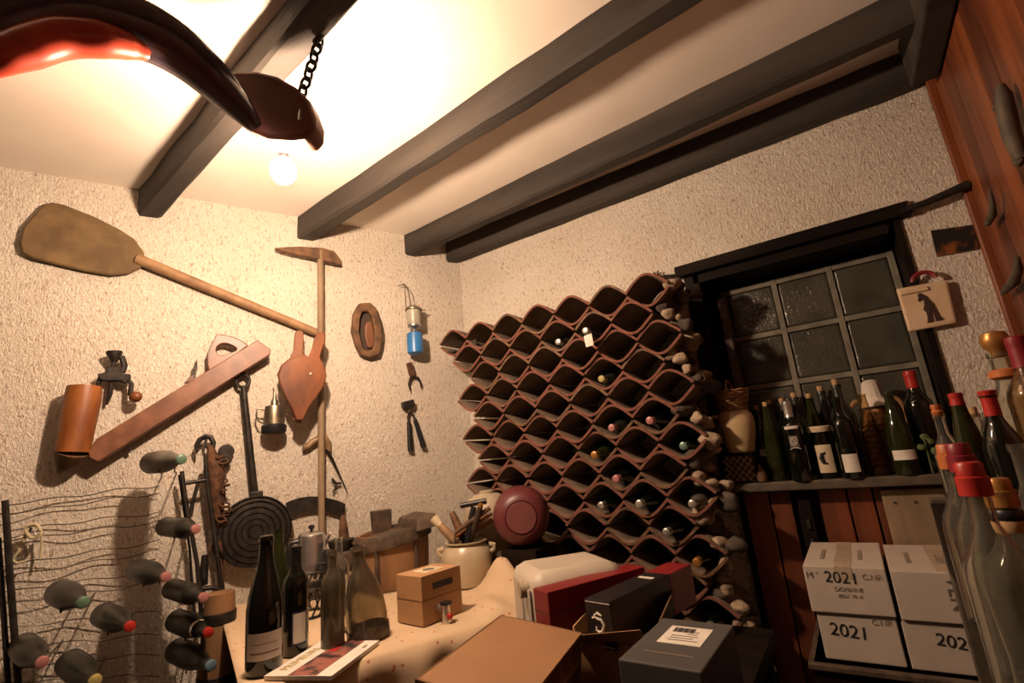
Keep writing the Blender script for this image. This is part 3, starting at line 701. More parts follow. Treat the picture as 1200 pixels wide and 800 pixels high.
# pitting machine
t = wthing('fruit_pitter', 'cast iron table-clamp fruit pitter with a small wooden crank knob', 'kitchen tool', 137, 445)
part('bracket', plateA(MB(), [(114, 438), (124, 436), (125, 429), (143, 429), (144, 437), (153, 438), (153, 446), (146, 449), (141, 446), (121, 446), (116, 444)], .03, .03), 'iron', t, smooth=30, bevel=.004)
part('arch', MB().tube([onA(*z, .05) for z in [(143, 436), (146, 428), (143, 419), (137, 418)]], [.013, .013, .013, .01], 8), 'iron', t)
part('hopper', MB().tube([onA(134, 412, .05), onA(134, 415, .05), onA(134, 424, .05)], [.03, .028, .012], 12), 'iron', t)
part('plunger', MB().tube([onA(134, 414, .05), onA(133, 430, .05)], .009, 8), 'iron', t)
part('leg', MB().tube([onA(118, 440, .04), onA(115, 452, .04), onA(112, 460, .03)], .009, 8).tube([onA(132, 444, .04), onA(129, 462, .04), onA(125, 474, .03)], [.010, .009, .004], 8), 'iron', t)
part('crank', MB().tube([onA(150, 445, .05), onA(154, 450, .06), onA(153, 462, .06), onA(156, 466, .06)], .010, 8), 'iron', t)
part('knob', MB().ball(onA(159, 465, .065), .024, 12, (1.2, 1, 1)), 'bellow_wood', t)
# waffle iron
t = wthing('waffle_iron', 'long-handled round cast iron waffle iron hanging by its ring', 'waffle iron', 292, 520)
part('hanging_ring', MB().tube([onA(*z, .04) for z in arcpts((284.5, 446), 7.5, 8, 16)], .009, 8, closed=True), 'iron', t)
part('handle', MB().tube([onA(285, 452, .05), onA(292, 520, .05), onA(299, 588, .05)], [.013, .015, .016], 10), 'iron', t)
part('handle', MB().tube([onA(287, 456, .025), onA(296, 540, .025), onA(301, 588, .025)], [.009, .010, .012], 8), 'iron', t)
dc = onA(299, 622, .06); Fd = frame(dc, UA, UP, NA)
part('plate', MB().lathe([(0, .012), (.05, .012), (.14, .010), (.155, .004), (.155, -.012), (.14, -.014), (0, -.014)], 40, Fd), 'iron', t)
m = MB()
for r in (.03, .055, .08, .105, .13, .15): m.lathe([(r-.004, .010), (r, .017), (r+.004, .010)], 40, Fd)
part('ridge_rings', m, 'iron', t)
part('plate', MB().lathe([(0, -.018), (.14, -.018), (.152, -.022), (.152, -.036), (0, -.038)], 40, Fd), 'iron', t)
part('hinge', MB().box((-.145, -.045, -.012), (.04, .055, .045), Fd).box((-.165, -.045, -.012), (.03, .03, .03), Fd), 'rust', t, smooth=0, bevel=.006)
part('collar', MB().box((0.0, .158, -.012), (.055, .035, .05), Fd), 'iron', t, smooth=0, bevel=.006)
# hanging rusty chain with hooks
t = wthing('hook_chain', 'bundle of rusty chains and hooks hanging on the plaster wall', 'chain', 256, 555)
part('hook', MB().tube([onA(*z, .05) for z in [(231, 530), (230, 522), (234, 515), (241, 511), (247, 512), (250, 519), (249, 528)]], [.006, .010, .012, .012, .012, .011, .009], 8), 'iron', t)
part('ring', MB().tube([onA(*z, .05) for z in arcpts((245, 518), 4, 7, 12)], .006, 6, closed=True), 'iron', t)
part('shank', MB().tube([onA(246, 522, .05), onA(251, 545, .06), onA(254, 580, .06), onA(255, 605, .05), onA(258, 650, .05), onA(262, 700, .04)], [.012, .035, .036, .022, .012, .007], 10), 'rust', t)
m = MB(); rr = random.Random(5)
for i in range(16):
    cx, cy = 258+4*math.sin(i*1.3)+i*.35, 535+i*5.6
    F = frame(onA(cx, cy, .075+.012*math.sin(i*2)), UA, UP, NA) @ Matrix.Rotation(rr.uniform(0, 3), 4, 'X') @ Matrix.Rotation(rr.uniform(0, 3), 4, 'Z')
    m.tube([F @ V((.020*math.cos(q), .012*math.sin(q), 0)) for q in [2*PI*j/10 for j in range(10)]], .0045, 5, closed=True)
part('links', m, 'rust', t)
part('ring_weight', MB().lathe([(0, .014), (.03, .012), (.034, 0), (.03, -.012), (0, -.014)], 20, frame(onA(265, 529, .03), UA, UP, NA)).lathe([(0, .014), (.026, .012), (.03, 0), (.026, -.012), (0, -.014)], 20, frame(onA(263, 538, .045), UA, UP, NA)), 'iron', t)
# iron frame (pot rack)
t = wthing('iron_trivet_frame', 'tall narrow iron frame of two rails and a brace hung on the wall', 'iron frame', 232, 640)
part('rail', MB().tube([onA(*z, .09) for z in [(213, 552), (218, 590), (224, 622), (231, 660), (236, 720)]], .009, 8), 'iron', t)
part('rail', MB().tube([onA(*z, .09) for z in [(240.5, 536), (244, 575), (251, 622), (260, 690), (266, 740), (276, 800)]], .009, 8), 'iron', t)
part('rail', MB().tube([onA(*z, .06) for z in [(210, 556), (216, 600), (222, 640), (228, 720)]], .005, 6), 'iron', t)
part('crossbar', MB().tube([onA(217, 566, .09), onA(243, 562, .09)], .009, 8), 'iron', t)
part('brace', MB().tube([onA(232, 566, .09), onA(226, 588, .09), onA(223, 605, .09)], .008, 8), 'iron', t)
part('crossbar', MB().tube([onA(233, 690, .09), onA(250, 688, .10), onA(262, 692, .09), onA(275, 718, .07)], .010, 8), 'iron', t)
part('hanging_hook', MB().tube([onA(240, 650, .06), onA(239, 668, .06), onA(240, 685, .06)], [.012, .018, .012], 8), 'iron', t)
# horn gimlet / knife
t = wthing('horn_handled_spike', 'curved horn handle with a long pointed iron spike', 'hand tool', 382, 540)
part('horn_handle', MB().tube([onA(*z, .021) for z in [(355, 524), (360, 524), (366, 518), (374, 514), (380, 513), (384, 519), (385, 528)]], [.020, .015, .018, .019, .020, .019, .014], 12), 'horn', t)
part('guard', MB().tube([onA(380, 510, .021), onA(379, 505, .021)], [.012, .006], 8), 'horn', t)
part('spike', MB().tube([onA(382, 526, .021), onA(389, 537, .021), onA(408, 578, .015)], [.013, .014, .002], 8, flat=.5), 'iron', t)
# little corkscrew
t = wthing('corkscrew', 'tiny iron corkscrew nailed to the plaster beside the spike', 'corkscrew', 393, 570)
part('handle', MB().tube([onA(389, 561, .02), onA(394, 566, .02), onA(400, 566, .02)], .006, 8), 'iron', t)
part('screw', MB().tube([onA(395-.6*i*.9+1.2*math.sin(i*1.6), 566+i*1.3, .02) for i in range(10)], .004, 6), 'iron', t)
# draw knife
t = wthing('draw_knife', 'curved black drawknife blade with two turned handles', 'draw knife', 370, 600)
part('blade', plateA(MB(), [(335, 589), (342, 586), (352, 583), (362, 581.5), (372, 581.5), (383, 583), (395, 586), (405, 590), (404.5, 598), (402, 605), (392, 601), (382, 598.5), (371, 597.5), (360, 598.5), (349, 601), (338, 605), (336, 598)], .015, .014), 'iron', t, smooth=30, bevel=.002)
for a in (((338, 602), (337, 610), (338, 620), (340, 630)), ((402, 603), (402, 611), (402.5, 622), (402, 633))):
    part('handle', MB().tube([onA(*z, .025) for z in a], [.010, .018, .022, .020], 10), 'bark_wood', t)
# nails with strings / pale cable ring
t = wthing('cable_loop', 'pale plastic cord coiled into a small loop on the wall', 'cord', 38, 628)
part('coil', MB().tube([onA(39+9*math.cos(a)+1.2*math.sin(3*a), 622+8*math.sin(a), .05+.004*a) for a in [i*PI/8 for i in range(33)]], .006, 8), 'pale_ring', t)
part('tail', MB().tube([onA(*z, .05) for z in [(30, 626), (22, 646), (14, 655), (20, 660), (30, 657)]], .005, 6).tube([onA(*z, .05) for z in [(48, 622), (49, 640), (47, 655)]], .004, 6), 'pale_ring', t)
part('nail', MB().tube([onA(36, 620, -.01), onA(36, 620, .06)], .006, 6), 'iron', t)

# ================================================================== WIRE RACK WITH BOTTLES
RACKW = t = wthing('wire_bottle_rack', 'low wall rack of dark posts holding wine bottles, its wire shadows built as thin tubes', 'wine rack', 110, 680)
part('post', MB().tube([onA(6, 586, .22), onA(12, 680, .22), onA(22, 805, .22)], .010, 8), 'iron', t)
part('post', MB().tube([onA(-2, 630, .20), onA(3, 700, .20), onA(10, 805, .20)], .008, 8), 'iron', t)
for i, (ya, yb) in enumerate([(592, 568), (603, 577), (622, 600), (634, 611), (663, 634), (676, 645), (694, 668), (708, 682), (736, 716), (760, 742), (784, 765), (800, 790)]):
    pts = []
    for j in range(15):
        s = j/14; x = 2+185*s
        pts.append(onA(x, ya+(yb-ya)*s+2.4*math.sin(s*15+i*.5)*(.4+.6*s), .030+.010*math.sin(s*9+i)))
    part('wire', MB().tube(pts, .0022, 5), 'wire', t)  # thin tubes on the plaster stand in for the rack wires' cast shadows
def rackbottle(px, py, kind, glass, cap, label, lab=None, tilt=(0, 0, 0), o=.35):
    p = onA(px, py, .46); ax = (V((1, -.06, 0))+V(tilt)).normalized(); H = PROF[kind][-1][1]
    bottle(kind, glass, p-ax*H, zto(ax), label, 'bottles lying in the wire rack', cap=cap, capz=.95, lab=lab)
    rr_ = max(q_[0] for q_ in PROF[kind]); sd = ax.cross(UP).normalized(); dn = sd.cross(ax).normalized()
    if dn.z > 0: dn = -dn
    m_ = MB()
    for g in (-.6, .6):
        e_ = p-ax*H*.45+sd*g*rr_+dn*(rr_*.8+.004); st = e_-NA*((e_.dot(NA))-DA-.004)
        m_.tube([st, e_, e_-dn*.02], .003, 5)
    part('cradle', m_, 'wire', RACKW)
T0 = (.0, .0, -.03)
rackbottle(213, 538, 'champagne', 'wine_grey', 'green_cap', 'dusty grey bottle topmost in the wire rack, under the slanted plane', tilt=T0)
rackbottle(230, 620, 'bordeaux', 'wine_dusty', 'pink_cap', 'dark bottle with a pale cap lying just below the topmost dusty one', tilt=T0)
rackbottle(98, 706, 'champagne', 'wine_dusty', 'green_cap', 'dark rack bottle with a green foil cap standing off alone', tilt=T0)
rackbottle(195, 676, 'burgundy', 'wine_dusty', 'pink_cap', 'dusty rack bottle with a red and white cap between its neighbours', tilt=T0)
rackbottle(153, 734, 'burgundy', 'wine_dusty', 'red_cap', 'black rack bottle with a bright red cap', tilt=T0)
rackbottle(239, 700, 'bordeaux', 'wine_dusty', 'pink_cap', 'dark rack bottle with a pale pink cap crossing the iron rail', tilt=T0)
rackbottle(245, 741, 'burgundy', 'wine_dusty', 'red_cap', 'dark rack bottle with a white neck band and red capsule', lab=[(.205, .222, 3.14, 'paper', .030)], tilt=T0)
rackbottle(248, 780, 'champagne', 'wine_dusty', 'blue_cap', 'dark rack bottle with a blue-grey cap below the red capsule one', tilt=T0)
rackbottle(50, 776, 'burgundy', 'wine_dusty', 'pink_cap', 'dark rack bottle with a pink cap next to the black posts', tilt=T0)
rackbottle(112, 798, 'champagne', 'wine_dusty', 'yellow_cap', 'dark rack bottle with a yellow cap in the lowest row', tilt=T0)

# ================================================================== THINGS ON THE TABLE
def stand(px, py, r, z=TAB):
    p = onZ(px, py, z); return p + V((p.x, p.y, 0)).normalized()*r
EYEF = (0, 0, 0)
T1 = TAB+.001
p = stand(309, 793, .045, T1)
big = bottle('burgundy', 'wine_glass', p, None, 'large dark wine bottle with a white label beside the magazine', lab=[(.035, .092, 1.05, 'paper'), (.048, .052, .8, 'ink_brown', .0425), (.068, .070, .7, 'ink_brown', .0425)], cap='wine_glass', capz=.84, scale=1.17, face=(p.x+1, p.y-.55, 0))
p = stand(346, 770, .04, T1)
bottle('bordeaux', 'wine_glass', p, None, 'dark wine bottle with a narrow white label and a blue edge, behind the magazine', lab=[(.035, .115, .50, 'paper'), (.03, .12, .62, 'navy', .0374)], cap='black_plastic', capz=.82, scale=1.0, face=(p.x+1, p.y-.25, 0))
p = stand(390, 765, .035, T1)
bottle('bordeaux', 'dusty_glass', p, None, 'clear dusty glass bottle without a label, upright by the magazine', scale=.93, name='glass_bottle')
PROF['jug'] = [(0, .006), (.05, .004), (.062, 0), (.066, .006), (.066, .03), (.062, .04), (.064, .06), (.060, .115), (.046, .165), (.028, .205), (.019, .235), (.0175, .262), (.021, .264), (.021, .274), (0, .274)]
p = stand(433, 753, .06, T1)
bottle('jug', 'dusty_glass', p, zto((-.06, -.10, 1)), 'big clear glass bottle with a thick dark base, leaning beside the kraft wine box', scale=1.0, name='glass_jug', lab=[(.004, .034, 3.141, 'cask_dark', .0668)])
p = stand(398, 742, .03, T1)
bottle('bordeaux', 'clear_glass', p, None, 'slim clear bottle squeezed between the two dusty glass bottles', scale=.98, name='glass_bottle')
p = stand(312, 752, .03, T1)
bottle('flute', 'green_glass', AP(.28, .62, T1), None, 'green bottle half hidden behind the large dark bottle', name='glass_bottle', scale=1.05)
# magazine
mz = [onZ(*q, TAB+.004) for q in [(307, 797), (377, 753), (433, 774), (372, 822)]]
c = (mz[0]+mz[1]+mz[2]+mz[3])/4; X = (mz[1]-mz[0]+mz[2]-mz[3]).normalized(); Y = UP.cross(X)
w = ((mz[1]-mz[0]).length+(mz[2]-mz[3]).length)/2; h = .20
# reading direction: title runs along the far edge
cen = mz[0].lerp(mz[1], .5) - Y*h/2
F = frame(cen, X, Y, UP)
t = thing('magazine', 'wine magazine with a white title strip and photo cover lying on the cloth', 'magazine', cen)
part('pages', MB().box((0, 0, .002), (w, h, .010), F), 'paper', t, smooth=0)
part('cover_photo', MB().box((0, -.012, .0076), (w-.004, h*.42, .0008), F), 'magazine', t, smooth=0)
part('red_motif', MB().box((w*.22, .005, .0084), (.035, .022, .0008), F), 'red_ink', t, smooth=0, bevel=.004)
text('title', 'PRIMEURS', .036, 'gold_ink', t, F @ Matrix.Translation((-.01, h*.5-.032, .0076)))
text('small_print', 'vin', .018, 'ink_grey', t, F @ Matrix.Translation((w*.3, -h*.40, .0076)))
# kraft bag-in-box with tap
kc = (onZ(496, 735, T1)+onZ(466, 723, T1)+onZ(538, 711, T1))
k0 = onZ(496, 735, T1); e1 = V((-.995, .13, 0)).normalized(); e2 = V((.10, 1, 0)).normalized(); e1 = (e1-e2*e1.dot(e2)).normalized()
kw, kd, kh = .135, .180, .152
F = frame(k0, e1, -e2, UP)      # x: left face, -y: right face depth
F = frame(k0, e1, e2, UP)
t = thing('wine_box', 'small kraft cardboard wine box with hand slot and plastic tap', 'box', k0)
part('carton', MB().box((kw/2, kd/2, kh/2), (kw, kd, kh), F), 'kraft_light', t, smooth=0, bevel=.002)
part('lid_seam', MB().box((-.0005, kd/2, kh*.5), (.001, kd, .0015), F).box((kw/2, -.0005, kh*.5), (kw, .001, .0015), F), 'kraft_dark', t, smooth=0)
part('hand_slot', MB().box((-.0006, kd*.52, kh*.74), (.0016, kd*.5, .020), F), 'black_plastic', t, smooth=0)
part('top_label', MB().box((kw*.5, kd*.5, kh+.0006), (kw*.55, kd*.5, .0012), F), 'cream_paper', t, smooth=0)
part('label_mark', MB().lathe([(0, .0018), (.022, .0018), (.022, .0012)], 20, F @ Matrix.Translation((kw*.5, kd*.5, kh))), 'ink_grey', t)
tp = F @ V((-.001, kd*.40, kh*.26))
xf = -e1
tapo = part('tap', MB().tube([tp, tp+xf*.03], .015, 14).tube([tp+xf*.03+UP*.014, tp+xf*.032-UP*.045], [.014, .017], 14), 'alu', t)
part('tap_nozzle', MB().tube([tp+xf*.032-UP*.044, tp+xf*.030-UP*.062], [.015, .012], 14), 'black_plastic', tapo)
part('tap_lever', MB().box(tuple(tp+xf*.034+UP*.018), (.03, .03, .012)), 'black_plastic', tapo, smooth=0, bevel=.003)
part('tap_button', MB().ball(tp+xf*.05-UP*.02, .011, 10), 'red_cap', tapo)
# stoneware jar with utensils
jr = .110
p = stand(550, 691, jr*.9, T1)
t = thing('stoneware_jar', 'grey stoneware crock crammed with wooden-handled utensils', 'crock', p)
M = Matrix.Translation(p); jt = zat(540, 634, p)-p.z
part('body', MB().lathe([(0, .004), (.085, 0), (.094, .006), (.108, jt*.35), (.110, jt*.62), (.100, jt*.82), (.084, jt*.92), (.080, jt*.95), (.092, jt*.98), (.092, jt), (.078, jt), (.072, jt*.93), (.095, jt*.8), (.102, jt*.4), (.085, .012), (0, .012)], 36, M), 'stoneware', t)
for s in (-1, 1):
    d = V((.80, .60, 0))*s
    part('ear', MB().tube([p+d*.098+UP*jt*.86, p+d*.122+UP*jt*.84, p+d*.118+UP*jt*.74, p+d*.104+UP*jt*.70], [.012, .011, .011, .012], 8), 'stoneware', t)
jb = p+UP*(jt*.55); jrim = p+UP*jt
ut = [('knife', (.60, .25, .60), .15, .011, 'bellow_wood', 'reddish wooden-handled knife leaning out of the crock to the tile rack side'),
      ('knife', (.72, .36, .50), .15, .010, 'stone_wood', 'orange wooden-handled knife lowest over the crock rim'),
      ('knife', (.55, .40, .75), .165, .010, 'bark_wood', 'dark brown wooden-handled knife in the crock between lighter handles'),
      ('corkscrew', (.20, .10, .85), .15, .013, 'black_plastic', 'black-handled corkscrew upright in the crock'),
      ('corkscrew', (.40, .0, .80), .17, .012, 'leather', 'dark leather-handled corkscrew with a gold end in the crock'),
      ('brush', (-.55, -.1, .55), .13, .015, 'handle_wood', 'pale bristled wooden brush leaning out of the crock to the cask'),
      ('spatula', (-.30, -.05, .65), .14, .014, 'bark_wood', 'brown wooden spatula standing in the crock')]
for i, (nm, d, L, r, m_, lb) in enumerate(ut):
    d = V(d).normalized(); a = jrim+V((d.x*.03, d.y*.03, -.02)); side = V((-d.y, d.x, 0)).normalized()*(.022*((i % 3)-1)); a = a+side
    if nm == 'knife': a = jrim+V((-.035, -.02, .004+.019*i))+V((.02, -.03, 0))*(i-1); d = V((.70, .44, .36+.05*i)).normalized(); L = .165
    t = thing(nm, lb, nm, a)
    part('blade', MB().tube([a-V((d.x*.15, d.y*.15, .8)).normalized()*.07, a], [.004, .006], 6), 'steel', t)
    r *= 1.2; L *= 1.1
    part('handle', MB().tube([a, a+d*L*.25, a+d*L*.7, a+d*L], [r*.8, r, r*1.05, r*.8], 10), m_, t)
    if nm == 'brush': part('bristles', MB().tube([a+d*L*.9, a+d*(L+.03)], [.016, .024], 10), 'cream_paper', t)
    elif i in (0, 4): part('ferrule', MB().tube([a+d*L*.96, a+d*(L+.006)], [r*.9, r*.7], 10), 'gold_cap', t)
    elif i == 3: part('cross_handle', MB().tube([a+d*L-V((.05, .03, -.01)), a+d*L+V((.05, .03, .02))], [.012, .013], 10), 'black_plastic', t)
# grape hod / cask
p = AP(.80, .36, T1)
t = thing('wooden_cask', 'old oval wooden cask with dark straps and a crusty dark rim', 'cask', p)
ch = zat(466, 622, p)-p.z; Fo = frame(p, UA, -NA, UP)
def oval(mb, prof, n=36): return mb.lathe(prof, n, Fo, sx=1.0, sy=.68)
part('body', oval(MB(), [(0, 0), (.150, 0), (.156, .01), (.163, ch*.5), (.166, ch), (.150, ch), (.146, .02), (0, .02)]), 'cask_wood', t)
Fo2 = Fo @ Matrix.Translation((0, 0, ch-.03)) @ Matrix.Rotation(-.13, 4, 'Y')
part('rim', MB().lathe([(.160, -.02), (.180, -.015), (.184, .03), (.172, .045), (.150, .04), (.150, 0), (.160, -.02)], 36, Fo2, sx=1.0, sy=.72), 'cask_dark', t)
part('lid', MB().lathe([(0, .03), (.155, .03), (.155, .018), (0, .018)], 36, Fo2, sx=1, sy=.7), 'cask_dark', t)
for a in (-2.25, -1.15, 2.2, 1.0):
    q = [Fo @ V((.168*math.cos(a), .168*.68*math.sin(a), z)) for z in (.0, ch*.5, ch-.01)]
    part('strap', MB().tube(q, .016, 6, flat=.5), 'cask_dark', t)
q = Fo @ V((-.02, .085, ch-.04))
part('block', MB().hexa([q+UA*-.042, q+UA*.042, q+UA*.042-NA*.04, q+UA*-.042-NA*.04], [q+UA*-.05+UP*.135, q+UA*.045+UP*.135, q+UA*.045-NA*.04+UP*.135, q+UA*-.05-NA*.04+UP*.135]), 'cask_dark', t, smooth=0, bevel=.004)
part('rim_block', MB().hexa([Fo2 @ V(z) for z in ((.06, -.15, .02), (.18, -.15, .02), (.18, .15, .02), (.06, .15, .02))], [Fo2 @ V(z) for z in ((.08, -.12, .07), (.175, -.12, .075), (.175, .12, .075), (.08, .12, .07))]), 'cask_dark', t, smooth=0, bevel=.01)
# dark cast iron grinder
p = AP(.58, .30, T1)
t = thing('iron_grinder', 'black cast iron hand grinder with a round flange beside the cask', 'grinder', p)
gz_ = zat(418, 640, p)-p.z
part('base', MB().lathe([(0, 0), (.06, 0), (.055, .02), (.035, .04), (.03, gz_*.6), (0, gz_*.6)], 18, Matrix.Translation(p)), 'iron', t)
part('drum', MB().tube([p+UP*gz_*.75-UA*.07, p+UP*gz_*.75+UA*.06], .055, 16), 'iron', t)
part('hopper', MB().lathe([(.03, gz_*.8), (.055, gz_*1.1), (.06, gz_*1.2), (.05, gz_*1.2), (0, gz_*1.0)], 16, Matrix.Translation(p)), 'iron', t)
part('flange', MB().lathe([(0, .01), (.03, .012), (.042, 0), (.03, -.01), (0, -.01)], 16, frame(p+UP*gz_*.75+NA*.06, UA, UP, NA)), 'cask_dark', t)
part('crank', MB().tube([p+UP*gz_*.75-UA*.07, p+UP*gz_*.75-UA*.10, p+UP*gz_*.45-UA*.11], .008, 8), 'iron', t)
# coffee pot on a black stand
p = AP(.47, .22, T1)
z0 = zat(353, 690, p)
t = thing('iron_stand', 'low round black iron stand under the metal coffee pot', 'stand', p)
part('ring', MB().lathe([(0, z0-p.z-.012), (.062, z0-p.z-.012), (.066, z0-p.z-.006), (.062, z0-p.z-.001), (0, z0-p.z-.001)], 24, Matrix.Translation(p)), 'iron', t)
for a in (0.5, 2.6, 4.7): part('leg', MB().tube([p+V((.055*math.cos(a), .055*math.sin(a), z0-p.z-.008)), p+V((.062*math.cos(a), .062*math.sin(a), 0))], .007, 8), 'iron', t)
pp = V((p.x, p.y, z0)); H = zat(352, 628, p)-z0
t = thing('coffee_pot', 'brushed metal coffee pot with a black knob and black handle', 'coffee pot', pp)
M = Matrix.Translation(pp)
part('body', MB().lathe([(0, 0), (.056, 0), (.060, .006), (.060, H*.5), (.0585, H*.52), (.0585, H*.95), (.055, H), (0, H)], 28, M), 'alu', t)
part('base_band', MB().lathe([(.0605, .002), (.0615, .004), (.0615, .022), (.0605, .024)], 28, M), 'black_plastic', t)
part('lid', MB().lathe([(.057, H), (.05, H+.008), (.015, H+.014), (0, H+.014)], 28, M), 'alu', t)
part('knob', MB().lathe([(.006, H+.012), (.006, H+.022), (.014, H+.028), (.012, H+.040), (0, H+.042)], 12, M), 'black_plastic', t)
part('spout', MB().tube([pp+UA*.05+UP*H*.75, pp+UA*.075+UP*H*.96], [.014, .010], 10), 'alu', t)
part('handle', MB().tube([pp-UA*.056+UP*H*.92, pp-UA*.09+UP*H*.9, pp-UA*.098+UP*H*.6, pp-UA*.092+UP*H*.2], [.012, .013, .014, .009], 10), 'black_plastic', t)
# dark basket tray between bottles
p = AP(.40, .52, T1)
t = thing('black_wire_basket', 'dark wire basket standing behind the table bottles', 'basket', p)
m = MB()
for i in range(16):
    a = 2*PI*i/16
    m.tube([p+V((.07*math.cos(a), .07*math.sin(a), 0)), p+V((.09*math.cos(a+.3), .09*math.sin(a+.3), .07)), p+V((.10*math.cos(a), .10*math.sin(a), .13))], .004, 5)
part('ribs', m, 'iron', t)
for z, r in ((.003, .07), (.07, .09), (.13, .10)): part('hoop', MB().tube([p+V((r*math.cos(a), r*math.sin(a), z)) for a in [2*PI*i/20 for i in range(20)]], .005, 6, closed=True), 'iron', t)
# small wooden tub and board at the wall end of the table
p = onA(256, 742, .30); p.z = 0
t = thing('wooden_tub', 'tan wooden keg with dark hoops on the floor under the wire rack bottles', 'keg', p)
H = zat(258, 694, p); M = Matrix.Translation(p)
part('body', MB().lathe([(0, 0), (.055, 0), (.063, H*.3), (.065, H*.5), (.063, H*.7), (.052, H), (0, H-.005)], 24, M), 'cask_wood', t)
for z, r in ((H*.12, .059), (H*.35, .0635), (H*.65, .0635), (H*.9, .0565)): part('hoop', MB().lathe([(r, z-.02), (r+.003, z-.018), (r+.003, z+.018), (r, z+.02)], 24, M), 'iron', t)
p = onA(309, 700, .16)
t = thing('wooden_board', 'narrow tan wooden board leaning on the wall behind the large dark bottle', 'board', p)
part('board', MB().hexa([AP(*z) for z in ((.285, .15, T1), (.335, .15, T1), (.335, .17, T1), (.285, .17, T1))], [AP(*z) for z in ((.27, .03, TAB+.13), (.35, .03, TAB+.13), (.35, .05, TAB+.13), (.27, .05, TAB+.13))]), 'handle_wood', t, smooth=0, bevel=.004)
# pale plastic jug behind the crock
p = onY(575, 640, 1.965); p.z = T1; H = zat(570, 577, p)-p.z
tq = thing('carboy_stool', 'small stool under the pale carboy in the corner', 'stool', (p.x, p.y, 0))
part('seat', MB().box((p.x, p.y, TAB-.02), (.16, .16, .036)), 'dark_wood', tq, smooth=0)
part('pedestal', MB().box((p.x, p.y, (TAB-.04)/2), (.12, .12, TAB-.04)), 'dark_wood', tq, smooth=0)
t = thing('plastic_carboy', 'large pale plastic carboy standing behind the crock in the corner', 'carboy', p)
part('body', MB().lathe([(0, 0), (.100, 0), (.112, .02), (.118, H*.55), (.114, H*.76), (.094, H*.92), (.055, H*.985), (0, H)], 32, Matrix.Translation(p)), 'pale_plastic', t)
part('cap', MB().lathe([(.035, H*.97), (.035, H+.008), (.028, H+.011), (0, H+.011)], 20, Matrix.Translation(p)), 'pale_plastic', t)

# ================================================================== LOW BENCH AND BOXES BY THE TILE RACK
BN = CZ-.56
t = thing('low_bench', 'low wooden bench carrying the boxes in front of the tile rack', 'bench', (-.62, 1.42, 0))
part('seat', MB().box((-.622, 1.31, BN-.02), (.61, .90, .04)), 'dark_wood', t, smooth=0)
for x in (-.88, -.36):
    for y in (.92, 1.70): part('leg', MB().box((x, y, (BN-.04)/2), (.06, .06, BN-.04)), 'dark_wood', t, smooth=0)
def fit(pxs, z):
    q = [onZ(*a, z) for a in pxs]; c = sum(q, V((0, 0, 0)))/4
    e = ((q[1]-q[0])+(q[2]-q[3]))/2; f = ((q[3]-q[0])+(q[2]-q[1]))/2
    X = e.normalized(); Y = UP.cross(X); 
    a2 = Y if f.dot(Y) > 0 else -Y
    X = (X+ (a2.cross(UP) if (a2.cross(UP)).dot(X) > 0 else -(a2.cross(UP)))).normalized(); Y = UP.cross(X)
    bl = abs(f.dot(Y)); fm = (q[0]+q[1])/2; c = fm + Y*(bl/2 if f.dot(Y) > 0 else -bl/2)
    return c, X, Y, (q[1]-q[0]).length, bl
# jerrycan
zt = CZ-.335
c, X, Y, a, b = fit([(594, 657), (628, 676), (676, 637), (641, 623)], zt)
F = frame(V((c.x, c.y, BN)), X, Y, UP); h = zt-BN
t = thing('jerrycan', 'white translucent plastic jerrycan beside the dark red box', 'jerrycan', V((c.x, c.y, BN)))
part('body', MB().box((-.015, 0, h/2), (a*.9, b, h), F), 'white_plastic', t, smooth=60, bevel=.045)
part('side_rib', MB().box((0, -b/2-.001, h*.5), (.02, .012, h*.7), F).box((a*.28, -b/2-.001, h*.5), (.012, .01, h*.6), F), 'white_plastic', t, smooth=60, bevel=.005)
part('cap', MB().tube([F @ V((a*.2, -b/2+.002, h*.78)), F @ V((a*.2, -b/2-.025, h*.78))], .022, 16), 'pale_plastic', t)
# maroon bucket on its crate
pc = onY(611, 606, 1.80)
t = thing('wooden_crate', 'plain crate wedged between the carboy and jerrycan, under the maroon bucket', 'crate', (pc.x+.02, 1.87, 0))
rb = .122
part('crate', MB().box((pc.x-.02, 1.865, (pc.z-rb-.004)/2), (.17, .17, pc.z-rb-.004)), 'dark_wood', t, smooth=0)
ax = (EYE-pc); ax.z *= .3; ax = ax.normalized()
t = thing('plastic_bucket', 'maroon plastic bucket lying on its side with its round base showing', 'bucket', pc)
M = Matrix.Translation(pc) @ zto(ax).to_4x4()
part('body', MB().lathe([(0, .028), (.062, .028), (.066, .022), (.068, .026), (.085, .022), (.108, -.004), (.120, -.06), (.126, -.15), (.122, -.15), (.112, -.05), (0, .01)], 40, M), 'maroon_plastic', t)
part('base_disc', MB().lathe([(0, .0295), (.060, .0295), (.062, .027)], 32, M), 'maroon_light', t)
# dark red presentation box, black box
zt = CZ-.36
def boxthing(name, label, pxs, zt, h, m_, bev=.002, cat='box'):
    c, X, Y, a, b = fit(pxs, zt); base = V((c.x, c.y, zt-h))
    t = thing(name, label, cat, base); F = frame(base, X, Y, UP)
    part('body', MB().box((0, 0, h/2), (a, b, h), F), m_, t, smooth=0, bevel=bev)
    return t, F, a, b
t, F, a, b = boxthing('wine_gift_box', 'long dark red wine presentation box lying beside the jerrycan', [(621, 690), (645, 693), (704, 656), (684, 650)], zt, zt-BN, 'red_box')
part('lid_line', MB().box((0, 0, (zt-BN)*.72), (a+.001, b+.001, .002), F), 'black_box', t, smooth=0)
oc0, X, Y, a, b = fit([(668, 738), (728, 748), (765, 668), (705, 650)], CZ-.47)
